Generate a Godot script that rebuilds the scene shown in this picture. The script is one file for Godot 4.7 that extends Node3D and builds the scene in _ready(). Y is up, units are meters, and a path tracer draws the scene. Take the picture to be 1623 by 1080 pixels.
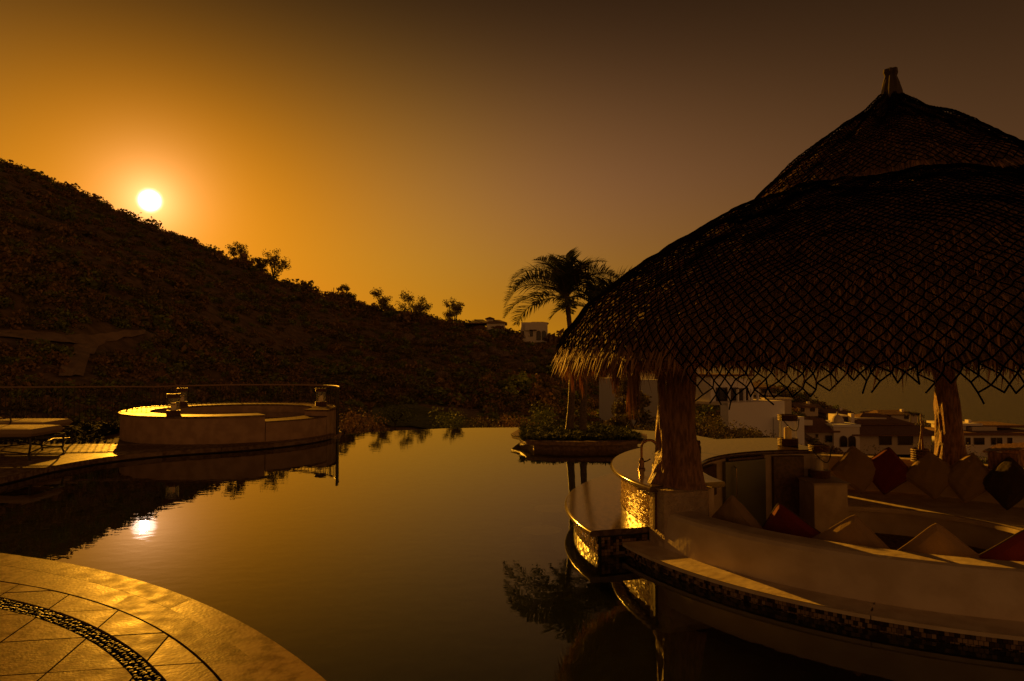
extends Node3D

const EYE := 1.65
var C := Vector2(3.8, -6.75)          # centre of the round pavilion
var rng := RandomNumberGenerator.new()
var used := {}
var M := {}
var fbm := FastNoiseLite.new()
var SUN := Vector3(-0.4614, 0.2059, -0.8629).normalized()

func _ready() -> void:
	rng.seed = 20
	set_view()
	make_materials()
	build_pool()
	build_near_deck()
	build_terrace()
	build_spa()
	build_land()
	build_pavilion()
	build_bar()
	build_palapa()
	build_island()
	build_lanterns()
	build_loungers()
	build_railing()
	build_pillows()
	build_small_things()
	build_houses()
	build_vegetation()

# ------------------------------------------------------------------ view, sky, sun
func set_view() -> void:
	var cam := Camera3D.new()
	cam.name = "camera"
	cam.fov = rad_to_deg(2.0 * atan(540.0 / 1082.0))
	cam.near = 0.05
	cam.far = 20000.0
	cam.position = Vector3(0, EYE, 0)
	cam.rotation.x = atan(34.5 / 1082.0)
	add_child(cam)
	cam.current = true
	var env := Environment.new()
	env.background_mode = Environment.BG_SKY
	env.tonemap_mode = Environment.TONE_MAPPER_LINEAR
	env.tonemap_exposure = 1.0
	env.sdfgi_enabled = true
	env.ssao_enabled = true
	env.ssil_enabled = true
	var sky := Sky.new()
	var pan := PanoramaSkyMaterial.new()
	pan.panorama = sky_image()
	sky.sky_material = pan
	env.sky = sky
	var we := WorldEnvironment.new()
	we.name = "world_environment"
	we.environment = env
	add_child(we)
	var sun := DirectionalLight3D.new()
	sun.name = "sun"
	sun.light_energy = 1.6
	sun.light_color = lin(1.0, 0.40, 0.022)
	sun.light_angular_distance = 0.6
	sun.shadow_enabled = true
	add_child(sun)
	sun.look_at_from_position(Vector3.ZERO, -SUN, Vector3.UP)

func sky_image() -> ImageTexture:
	var w := 2048
	var h := 1024
	var data := PackedFloat32Array()
	data.resize(w * h * 3)
	for y in h:
		var e := PI * 0.5 - PI * (y + 0.5) / h
		if e < -0.02:
			for x in w:
				var i := (y * w + x) * 3
				data[i] = 0.02
				data[i + 1] = 0.010
				data[i + 2] = 0.005
			continue
		var ed := rad_to_deg(e)
		var low := exp(-pow(maxf(ed, 0.0) / 21.0, 3.1))
		var blue := 0.14 * smoothstep(2.0, 16.0, ed)
		var ce := cos(e)
		var se := sin(e)
		for x in w:
			var az := TAU * (x + 0.5) / w
			var g := rad_to_deg(acos(clampf(ce * sin(az) * SUN.x + se * SUN.y - ce * cos(az) * SUN.z, -1.0, 1.0)))
			var l := 1.02 * exp(-g / 26.0) * low + 0.35 * exp(-g / 4.0) + 0.5 * exp(-maxf(ed, 0.0) / 3.5) * exp(-g / 60.0)
			var green := 0.345 + 0.085 * smoothstep(6.0, 25.0, g) - 0.045 * smoothstep(9.0, 3.0, ed)
			var halo := exp(-g / 1.5)
			var disc := smoothstep(0.84, 0.58, g)
			var base := 0.017
			var anti := 0.31 * exp(-pow(ed / 30.0, 2.0)) * smoothstep(60.0, 130.0, g)
			var i := (y * w + x) * 3
			data[i] = l + halo * 1.5 + disc * 3.0 + anti + base
			data[i + 1] = l * green + halo * 0.85 + disc * 2.4 + anti * 0.405 + base * 0.46
			data[i + 2] = l * (0.006 + blue * smoothstep(6.0, 40.0, g) + 0.02 * exp(-g / 4.0)) + halo * 0.42 + disc * 2.0 + anti * 0.11 + base * 0.2
	var img := Image.create_from_data(w, h, false, Image.FORMAT_RGBF, data.to_byte_array())
	return ImageTexture.create_from_image(img)

# ------------------------------------------------------------------ helpers
func lin(r: float, g: float, b: float) -> Color:
	return Color(r, g, b).linear_to_srgb()

func ntex(seed_: int, freq: float, oct: int, size: int, lo: float, hi: float, a: Color, b: Color) -> ImageTexture:
	# computed mottling: linear colours a..b, returned as sRGB texture
	var n := FastNoiseLite.new()
	n.seed = seed_
	n.frequency = freq
	n.fractal_octaves = oct
	var src := n.get_seamless_image(size, size)
	src.convert(Image.FORMAT_L8)
	var d := src.get_data()
	var lut := []
	for k in 256:
		lut.append(a.lerp(b, smoothstep(lo, hi, k / 255.0)).linear_to_srgb())
	var o := PackedByteArray()
	o.resize(d.size() * 3)
	for k in d.size():
		var c: Color = lut[d[k]]
		o[k * 3] = int(clampf(c.r, 0, 1) * 255.0)
		o[k * 3 + 1] = int(clampf(c.g, 0, 1) * 255.0)
		o[k * 3 + 2] = int(clampf(c.b, 0, 1) * 255.0)
	var img := Image.create_from_data(size, size, false, Image.FORMAT_RGB8, o)
	return ImageTexture.create_from_image(img)

func gtex(seed_: int, freq: float, oct: int, size: int, lo := 0.0, hi := 1.0) -> ImageTexture:
	var n := FastNoiseLite.new()
	n.seed = seed_
	n.frequency = freq
	n.fractal_octaves = oct
	var img := n.get_seamless_image(size, size)
	img.convert(Image.FORMAT_L8)
	if lo != 0.0 or hi != 1.0:
		var d := img.get_data()
		for k in d.size():
			d[k] = int(lerpf(lo, hi, d[k] / 255.0) * 255.0)
		img = Image.create_from_data(size, size, false, Image.FORMAT_L8, d)
	return ImageTexture.create_from_image(img)

func mat(c: Color, rough: float, tex: Texture2D = null, scale := 1.0, bump: Texture2D = null, bump_cm := 0.0, rtex: Texture2D = null) -> StandardMaterial3D:
	var m := StandardMaterial3D.new()
	m.albedo_color = c
	m.roughness = rough
	if tex or bump or rtex:
		m.uv1_triplanar = true
		m.uv1_world_triplanar = true
		m.uv1_scale = Vector3.ONE * scale
	if tex:
		m.albedo_texture = tex
	if rtex:
		m.roughness_texture = rtex
		m.roughness_texture_channel = BaseMaterial3D.TEXTURE_CHANNEL_RED
	if bump:
		m.heightmap_enabled = true
		m.heightmap_texture = bump
		m.heightmap_scale = bump_cm
	return m

func numbered(called: String) -> String:
	var n: int = used.get(called, 0)
	used[called] = n + 1
	return called if n == 0 else "%s_%03d" % [called, n]

func tag(o: Node, label: String, category: String, group := "") -> Node:
	o.set_meta("label", label)
	o.set_meta("category", category)
	if group != "":
		o.set_meta("group", group)
	return o

func thing(called: String, label: String, category: String, at := Vector3.ZERO, turn := 0.0, group := "") -> Node3D:
	var o := Node3D.new()
	o.name = numbered(called)
	o.position = at
	o.rotation.y = turn
	add_child(o)
	tag(o, label, category, group)
	return o

func structure(o: Node) -> Node:
	o.set_meta("kind", "structure")
	return o

func stuff(o: Node) -> Node:
	o.set_meta("kind", "stuff")
	return o

func mb() -> SurfaceTool:
	var st := SurfaceTool.new()
	st.begin(Mesh.PRIMITIVE_TRIANGLES)
	st.set_smooth_group(0xFFFFFFFF)
	return st

func done(st: SurfaceTool) -> ArrayMesh:
	st.generate_normals()
	return st.commit()

func put(called: String, mesh: Mesh, m: Material, parent: Node = null, at := Vector3.ZERO) -> MeshInstance3D:
	var o := MeshInstance3D.new()
	o.mesh = mesh
	o.material_override = m
	o.position = at
	if parent == null or parent == self:
		o.name = numbered(called)
		add_child(o)
	else:
		o.name = called
		parent.add_child(o, true)
	return o

func tri(st: SurfaceTool, a: Vector3, b: Vector3, c: Vector3) -> void:
	st.add_vertex(a)
	st.add_vertex(c)
	st.add_vertex(b)

func quad(st: SurfaceTool, a: Vector3, b: Vector3, c: Vector3, d: Vector3) -> void:
	tri(st, a, b, c)
	tri(st, a, c, d)

func box(st: SurfaceTool, c: Vector3, s: Vector3, t := Transform3D.IDENTITY, bev := 0.0) -> void:
	# box centred at c, optionally with chamfered vertical and top edges
	var h := s * 0.5
	if bev <= 0.0:
		var v := []
		for k in 8:
			v.append(t * (c + Vector3(h.x if k & 1 else -h.x, h.y if k & 2 else -h.y, h.z if k & 4 else -h.z)))
		quad(st, v[4], v[5], v[7], v[6])
		quad(st, v[1], v[0], v[2], v[3])
		quad(st, v[5], v[1], v[3], v[7])
		quad(st, v[0], v[4], v[6], v[2])
		quad(st, v[6], v[7], v[3], v[2])
		quad(st, v[0], v[1], v[5], v[4])
		return
	var p := PackedVector2Array()
	for q in [[-1, -1], [1, -1], [1, 1], [-1, 1]]:
		var sx: float = q[0]
		var sz: float = q[1]
		var a := Vector2(c.x + sx * h.x, c.z + sz * (h.z - bev))
		var b := Vector2(c.x + sx * (h.x - bev), c.z + sz * h.z)
		if sx * sz > 0:
			p.append(a); p.append(b)
		else:
			p.append(b); p.append(a)
	extrude(st, p, c.y - h.y, c.y + h.y, bev, t)

func area(p: PackedVector2Array) -> float:
	var a := 0.0
	for i in p.size():
		a += p[i].cross(p[(i + 1) % p.size()])
	return a * 0.5

func inset(p: PackedVector2Array, d: float) -> PackedVector2Array:
	# p runs counter-clockwise seen from above (negative area in x,z)
	var o := PackedVector2Array()
	var n := p.size()
	for i in n:
		var a := (p[i] - p[(i + n - 1) % n]).normalized()
		var b := (p[(i + 1) % n] - p[i]).normalized()
		var na := Vector2(a.y, -a.x)
		var nb := Vector2(b.y, -b.x)
		var m := (na + nb)
		if m.length() < 0.2:
			m = na
		m = m.normalized()
		o.append(p[i] + m * d / maxf(0.5, m.dot(na)))
	return o

func extrude(st: SurfaceTool, poly: PackedVector2Array, y0: float, y1: float, bev := 0.0, t := Transform3D.IDENTITY, bottom := true) -> void:
	var p := PackedVector2Array()
	for q in poly:
		if p.is_empty() or q.distance_to(p[p.size() - 1]) > 0.0005:
			p.append(q)
	if p.size() > 2 and p[0].distance_to(p[p.size() - 1]) < 0.0005:
		p.remove_at(p.size() - 1)
	if p.size() < 3:
		return
	if area(p) > 0.0:
		p.reverse()
	var top := p
	var n := p.size()
	st.set_smooth_group(-1)
	if bev > 0.0:
		top = inset(p, -bev)
		if area(top) > 0.0:
			top = p
	var ys := y1 - (bev if top != p else 0.0)
	for i in n:
		var j := (i + 1) % n
		quad(st, t * Vector3(p[i].x, y0, p[i].y), t * Vector3(p[j].x, y0, p[j].y), t * Vector3(p[j].x, ys, p[j].y), t * Vector3(p[i].x, ys, p[i].y))
		if top != p:
			quad(st, t * Vector3(p[i].x, ys, p[i].y), t * Vector3(p[j].x, ys, p[j].y), t * Vector3(top[j].x, y1, top[j].y), t * Vector3(top[i].x, y1, top[i].y))
	cap(st, top, y1, true, t)
	if bottom:
		cap(st, p, y0, false, t)
	st.set_smooth_group(0xFFFFFFFF)

func cap(st: SurfaceTool, p: PackedVector2Array, y: float, up: bool, t := Transform3D.IDENTITY) -> void:
	var ix := Geometry2D.triangulate_polygon(p)
	for k in range(0, ix.size(), 3):
		var a := p[ix[k]]
		var b := p[ix[k + 1]]
		var c := p[ix[k + 2]]
		var s := (b - a).cross(c - a)
		if (s > 0.0) == up:
			var q := b
			b = c
			c = q
		tri(st, t * Vector3(a.x, y, a.y), t * Vector3(b.x, y, b.y), t * Vector3(c.x, y, c.y))

func pillar(st: SurfaceTool, pts: Array, radii: Array, sides: int, caps := true) -> void:
	# tube through points with a radius at each
	var up := Vector3(0.13, 0.21, 0.97)
	var rings := []
	for i in pts.size():
		var a: Vector3 = pts[maxi(i - 1, 0)]
		var b: Vector3 = pts[mini(i + 1, pts.size() - 1)]
		var d := (b - a).normalized()
		if absf(d.dot(up)) > 0.97:
			up = Vector3(0.97, 0.13, 0.21)
		var u := (up - d * up.dot(d)).normalized()
		up = u
		var v := d.cross(u)
		var ring := []
		for k in sides:
			var an := TAU * k / sides
			ring.append(pts[i] + (u * cos(an) + v * sin(an)) * float(radii[i]))
		rings.append(ring)
	for i in pts.size() - 1:
		for k in sides:
			var l := (k + 1) % sides
			quad(st, rings[i][k], rings[i][l], rings[i + 1][l], rings[i + 1][k])
	if caps:
		st.set_smooth_group(-1)
		var e := pts.size() - 1
		for k in range(1, sides - 1):
			tri(st, rings[0][0], rings[0][k + 1], rings[0][k])
			tri(st, rings[e][0], rings[e][k], rings[e][k + 1])
		st.set_smooth_group(0xFFFFFFFF)

func lathe(st: SurfaceTool, prof: Array, sides: int, at := Vector3.ZERO, wob := 0.0) -> void:
	# prof: Vector2(r, y) from bottom to top on the outside
	var rings := []
	for q in prof:
		var ring := []
		for k in sides:
			var an := TAU * k / sides
			var r: float = q.x * (1.0 + wob * fbm.get_noise_3d(cos(an) * 90.0, q.y * 60.0 + 7.0, sin(an) * 90.0))
			ring.append(at + Vector3(cos(an) * r, q.y, -sin(an) * r))
		rings.append(ring)
	for i in prof.size() - 1:
		for k in sides:
			var l := (k + 1) % sides
			quad(st, rings[i][k], rings[i][l], rings[i + 1][l], rings[i + 1][k])

func pol(phi_deg: float, r: float) -> Vector2:
	var a := deg_to_rad(phi_deg)
	return C + Vector2(cos(a), sin(a)) * r

func arc(p0: float, p1: float, n: int, r0: float, r1 := -1.0) -> PackedVector2Array:
	# points on the pavilion's circle, the radius going from r0 to r1
	var o := PackedVector2Array()
	for i in n + 1:
		var t := float(i) / n
		o.append(pol(lerpf(p0, p1, t), r0 if r1 < 0.0 else lerpf(r0, r1, t)))
	return o

func band(p0: float, p1: float, n: int, ri0: float, ri1: float, ro0: float, ro1: float) -> PackedVector2Array:
	var o := arc(p0, p1, n, ro0, ro1)
	o.append_array(arc(p1, p0, n, ri1, ri0))
	return o

func ring_band(c: Vector2, a0: float, a1: float, n: int, ri: float, ro: float) -> PackedVector2Array:
	var o := PackedVector2Array()
	for i in n + 1:
		var a := deg_to_rad(lerpf(a0, a1, float(i) / n))
		o.append(c + Vector2(cos(a), sin(a)) * ro)
	for i in n + 1:
		var a := deg_to_rad(lerpf(a1, a0, float(i) / n))
		o.append(c + Vector2(cos(a), sin(a)) * ri)
	return o

func circle(c: Vector2, r: float, n: int) -> PackedVector2Array:
	var o := PackedVector2Array()
	for i in n:
		var a := TAU * i / n
		o.append(c + Vector2(cos(a), sin(a)) * r)
	return o

func slab(called: String, poly: PackedVector2Array, y0: float, y1: float, m: Material, parent: Node = null, bev := 0.0) -> MeshInstance3D:
	var st := mb()
	extrude(st, poly, y0, y1, bev)
	return put(called, done(st), m, parent)

func raw_mesh(v: PackedVector3Array, idx: PackedInt32Array, nrm := PackedVector3Array(), col := PackedColorArray()) -> ArrayMesh:
	var a := []
	a.resize(Mesh.ARRAY_MAX)
	a[Mesh.ARRAY_VERTEX] = v
	if nrm.size():
		a[Mesh.ARRAY_NORMAL] = nrm
	if col.size():
		a[Mesh.ARRAY_COLOR] = col
	a[Mesh.ARRAY_INDEX] = idx
	var m := ArrayMesh.new()
	m.add_surface_from_arrays(Mesh.PRIMITIVE_TRIANGLES, a)
	return m

func scatter(called: String, mesh: Mesh, m: Material, where: Array, tints: Array, parent: Node = null) -> MultiMeshInstance3D:
	var mm := MultiMesh.new()
	mm.transform_format = MultiMesh.TRANSFORM_3D
	mm.use_colors = tints.size() > 0
	mm.mesh = mesh
	mm.instance_count = where.size()
	for i in where.size():
		mm.set_instance_transform(i, where[i])
		if tints.size():
			mm.set_instance_color(i, tints[i])
	var o := MultiMeshInstance3D.new()
	o.multimesh = mm
	o.material_override = m
	if parent == null or parent == self:
		o.name = numbered(called)
		add_child(o)
	else:
		o.name = called
		parent.add_child(o, true)
	stuff(o)
	return o

func rf(a: float, b: float) -> float:
	return rng.randf_range(a, b)

# ------------------------------------------------------------------ materials
func make_materials() -> void:
	fbm.seed = 5
	fbm.frequency = 0.02
	fbm.fractal_octaves = 4
	var fine := gtex(3, 0.03, 5, 512)
	var coarse := gtex(4, 0.008, 5, 512)
	var worn := gtex(8, 0.011, 5, 512, 0.62, 1.25 - 0.25)
	var stone_a := ntex(11, 0.022, 6, 512, 0.25, 0.75, Color(0.15, 0.095, 0.055), Color(0.30, 0.21, 0.13))
	var stone_b := ntex(12, 0.028, 6, 512, 0.25, 0.75, Color(0.13, 0.082, 0.048), Color(0.26, 0.18, 0.11))
	var stone_c := ntex(13, 0.018, 6, 512, 0.22, 0.72, Color(0.16, 0.10, 0.058), Color(0.33, 0.235, 0.15))
	var pits := gtex(14, 0.085, 3, 512)
	M.travertine = [
		mat(Color.WHITE, 0.52, stone_a, 0.8, pits, 0.07, worn),
		mat(Color(0.97, 0.96, 0.95), 0.56, stone_b, 1.0, pits, 0.08, worn),
		mat(Color.WHITE, 0.49, stone_c, 0.65, pits, 0.07, worn)]
	for k in 3:
		M.travertine[k].metallic_specular = 0.045
	M.grout = mat(lin(0.035, 0.025, 0.018), 0.9)
	var pl := ntex(21, 0.012, 5, 512, 0.2, 0.8, Color(0.54, 0.43, 0.30), Color(0.68, 0.57, 0.42))
	M.plaster = mat(Color.WHITE, 0.75, pl, 0.6, gtex(32, 0.03, 5, 512), 0.3)
	M.rough_plaster = mat(Color(0.88, 0.86, 0.84), 0.8, pl, 1.2, gtex(31, 0.05, 4, 512), 1.6)
	M.white_plaster = mat(lin(0.66, 0.62, 0.57), 0.8, null, 0.5, fine, 0.3)
	M.spa_wall = mat(Color(0.95, 0.9, 0.85), 0.7, ntex(22, 0.012, 5, 512, 0.2, 0.8, Color(0.42, 0.30, 0.19), Color(0.56, 0.42, 0.28)), 0.6, fine, 0.25)
	M.pool = mat(Color.WHITE, 0.7, ntex(23, 0.02, 4, 256, 0.2, 0.8, Color(0.010, 0.012, 0.010), Color(0.020, 0.022, 0.018)), 0.8)
	M.pool_stone = mat(lin(0.09, 0.075, 0.055), 0.7)
	M.pebble = [mat(lin(0.012, 0.011, 0.010), 0.5), mat(lin(0.02, 0.017, 0.014), 0.55), mat(lin(0.035, 0.028, 0.022), 0.6)]
	for k in 3:
		M.pebble[k].metallic_specular = 0.2
	var water := StandardMaterial3D.new()
	water.transparency = BaseMaterial3D.TRANSPARENCY_ALPHA
	water.albedo_color = Color(0.8, 0.85, 0.82, 0.0)
	water.roughness = 0.0
	water.refraction_enabled = true
	water.refraction_scale = 0.065
	water.uv1_triplanar = true
	water.uv1_world_triplanar = true
	water.uv1_scale = Vector3(0.32, 0.32, 0.5)
	water.heightmap_enabled = true
	water.heightmap_texture = gtex(41, 0.018, 3, 512)
	water.heightmap_scale = 0.028
	M.water = water
	var sea := mat(lin(0.02, 0.022, 0.02), 0.22, null, 0.02, gtex(42, 0.03, 4, 512), 90.0)
	M.sea = sea
	M.counter = mat(Color.WHITE, 0.13, ntex(24, 0.02, 5, 512, 0.3, 0.7, Color(0.07, 0.045, 0.028), Color(0.16, 0.11, 0.07)), 1.3)
	var bark := gtex(51, 0.06, 4, 512)
	M.post = mat(Color.WHITE, 0.5, ntex(25, 0.02, 5, 512, 0.25, 0.75, Color(0.13, 0.055, 0.025), Color(0.36, 0.18, 0.085)), 1.0, bark, 1.2)
	M.post.uv1_scale = Vector3(3.0, 0.6, 3.0)
	M.wood_dark = mat(Color.WHITE, 0.45, ntex(26, 0.03, 4, 256, 0.3, 0.7, Color(0.075, 0.04, 0.02), Color(0.15, 0.08, 0.04)), 2.0)
	M.fridge = mat(lin(0.20, 0.21, 0.19), 0.34)
	M.fridge.metallic = 0.6
	M.bronze = mat(lin(0.24, 0.15, 0.09), 0.25)
	M.bronze.metallic = 0.9
	M.rail = mat(lin(0.30, 0.19, 0.11), 0.35)
	M.iron = mat(lin(0.02, 0.016, 0.013), 0.3)
	M.chrome = mat(lin(0.5, 0.45, 0.4), 0.2)
	M.chrome.metallic = 1.0
	var straw := StandardMaterial3D.new()
	straw.vertex_color_use_as_albedo = true
	straw.roughness = 0.7
	straw.backlight_enabled = true
	straw.backlight = Color(0.7, 0.6, 0.5)
	M.fringe = straw
	M.straw = straw.duplicate()
	M.straw.backlight_enabled = false
	M.thatch = mat(Color.WHITE, 0.85, ntex(27, 0.05, 4, 512, 0.2, 0.8, Color(0.10, 0.062, 0.034), Color(0.30, 0.19, 0.10)), 2.0, gtex(52, 0.08, 3, 512), 2.5)
	M.rope = mat(lin(0.014, 0.011, 0.008), 0.8)
	M.rattan = mat(Color.WHITE, 0.5, ntex(28, 0.06, 3, 256, 0.3, 0.7, Color(0.09, 0.04, 0.018), Color(0.24, 0.12, 0.055)), 4.0, gtex(53, 0.1, 2, 256), 0.5)
	var glass := StandardMaterial3D.new()
	glass.transparency = BaseMaterial3D.TRANSPARENCY_ALPHA
	glass.albedo_color = Color(0.9, 0.92, 0.9, 0.10)
	glass.roughness = 0.03
	M.glass = glass
	M.candle = mat(lin(0.78, 0.66, 0.48), 0.55)
	M.candle.subsurf_scatter_enabled = true
	M.candle.subsurf_scatter_strength = 0.3
	var weave := gtex(54, 0.12, 2, 256)
	M.fabric = {}
	M.fabric.tan = mat(lin(0.30, 0.20, 0.10), 0.9, null, 5.0, weave, 0.25)
	M.fabric.red = mat(lin(0.15, 0.014, 0.007), 0.9, null, 5.0, weave, 0.25)
	M.fabric.brown = mat(lin(0.045, 0.026, 0.015), 0.9, null, 5.0, weave, 0.25)
	M.fabric.lounge = mat(lin(0.36, 0.25, 0.14), 0.85, null, 6.0, weave, 0.35)
	for k in M.fabric:
		M.fabric[k].rim_enabled = true
		M.fabric[k].rim = 0.35
	M.piping = mat(lin(0.06, 0.035, 0.02), 0.8)
	M.earth = mat(Color.WHITE, 0.95, ntex(29, 0.02, 6, 512, 0.25, 0.75, Color(0.10, 0.065, 0.033), Color(0.24, 0.155, 0.08)), 0.06, coarse, 25.0)
	M.path = mat(Color.WHITE, 0.95, ntex(30, 0.02, 5, 256, 0.25, 0.75, Color(0.22, 0.145, 0.085), Color(0.34, 0.23, 0.14)), 0.1)
	M.lawn = mat(Color.WHITE, 0.9, ntex(32, 0.03, 5, 256, 0.25, 0.75, Color(0.06, 0.075, 0.012), Color(0.11, 0.12, 0.02)), 0.3, fine, 4.0)
	M.rock = mat(Color.WHITE, 0.85, ntex(33, 0.02, 6, 512, 0.25, 0.75, Color(0.12, 0.08, 0.052), Color(0.27, 0.19, 0.125)), 0.4, fine, 8.0)
	var leaf := StandardMaterial3D.new()
	leaf.vertex_color_use_as_albedo = true
	leaf.roughness = 0.75
	leaf.metallic_specular = 0.3
	leaf.backlight_enabled = true
	leaf.backlight = Color(0.5, 0.5, 0.4)
	M.leaf = leaf
	var scrub := leaf.duplicate()
	scrub.roughness = 0.9
	scrub.backlight = Color(0.3, 0.3, 0.25)
	M.scrub = scrub
	M.palm_trunk = mat(Color.WHITE, 0.6, ntex(34, 0.03, 4, 256, 0.25, 0.75, Color(0.07, 0.05, 0.032), Color(0.17, 0.12, 0.08)), 2.0, gtex(55, 0.05, 3, 256), 1.0)
	M.bark = mat(lin(0.07, 0.05, 0.035), 0.9)
	M.house = [mat(lin(0.76, 0.70, 0.62), 0.85), mat(lin(0.55, 0.47, 0.37), 0.85), mat(lin(0.82, 0.82, 0.82), 0.85)]
	M.clay = mat(Color.WHITE, 0.8, ntex(35, 0.03, 4, 256, 0.25, 0.75, Color(0.14, 0.07, 0.035), Color(0.25, 0.13, 0.065)), 0.4, gtex(56, 0.08, 2, 256), 6.0)
	M.pane = mat(lin(0.015, 0.012, 0.010), 0.12)
	M.frame = mat(lin(0.10, 0.06, 0.035), 0.6)
	M.island_wall = mat(Color.WHITE, 0.5, ntex(36, 0.03, 4, 256, 0.25, 0.75, Color(0.14, 0.08, 0.045), Color(0.28, 0.17, 0.09)), 1.5, fine, 0.6)
	var tile := StandardMaterial3D.new()
	tile.vertex_color_use_as_albedo = true
	tile.roughness = 0.2
	tile.metallic_specular = 0.35
	M.tile = tile

# ------------------------------------------------------------------ pool
func build_pool() -> void:
	var far := PackedVector2Array([Vector2(-4.6, -15.2), Vector2(-3.95, -15.55), Vector2(-3.35, -16.15), Vector2(-2.63, -16.65), Vector2(-1.75, -17.05), Vector2(-0.82, -17.27), Vector2(0.3, -17.35), Vector2(1.6, -17.28), Vector2(2.7, -16.95), Vector2(3.55, -16.35), Vector2(4.1, -15.6), Vector2(4.42, -14.6), Vector2(4.5, -13.4), Vector2(4.45, -12.0), Vector2(4.3, -10.6), Vector2(4.15, -9.4)])
	var w := far.duplicate()
	w.append_array(arc(275, 0, 90, 2.75))
	w.append_array(PackedVector2Array([Vector2(9, -6.75), Vector2(9, 3), Vector2(-14, 3), Vector2(-14, -12), Vector2(-8, -15)]))
	var st := mb()
	cap(st, w, 0.0, true)
	var o := structure(put("pool_water", done(st), M.water))
	var basin := Node3D.new()
	basin.name = "pool_basin"
	add_child(basin)
	structure(basin)
	st = mb()
	extrude(st, w, -1.5, -1.3, 0.0)
	put("floor", done(st), M.pool, basin)
	# thin overflow wall along the far edge
	st = mb()
	var inner := PackedVector2Array()
	for i in far.size():
		var a := far[maxi(i - 1, 0)]
		var b := far[mini(i + 1, far.size() - 1)]
		var d := (b - a).normalized()
		inner.append(far[i] + Vector2(-d.y, d.x) * 0.22)
	var p := far.duplicate()
	for i in inner.size():
		p.append(inner[inner.size() - 1 - i])
	extrude(st, p, -3.9, -0.006, 0.02)
	put("overflow_wall", done(st), M.pool, basin)
	# swim-up stools under the water by the bar
	for q in [[0.30, -7.0], [0.46, -8.0]]:
		var s := thing("underwater_stool", "round pale stone stool under the water along the low bar", "stool", Vector3(q[0], -1.3, q[1]), 0.0, "stools under the water")
		st = mb()
		lathe(st, [Vector2(0.13, 0.0), Vector2(0.11, 0.2), Vector2(0.11, 0.92)], 20)
		put("pedestal", done(st), M.pool_stone, s)
		st = mb()
		lathe(st, [Vector2(0.01, 0.92), Vector2(0.2, 0.92), Vector2(0.215, 0.94), Vector2(0.215, 0.975), Vector2(0.2, 0.99), Vector2(0.001, 0.992)], 28)
		put("seat", done(st), M.pool_stone, s)

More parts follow.
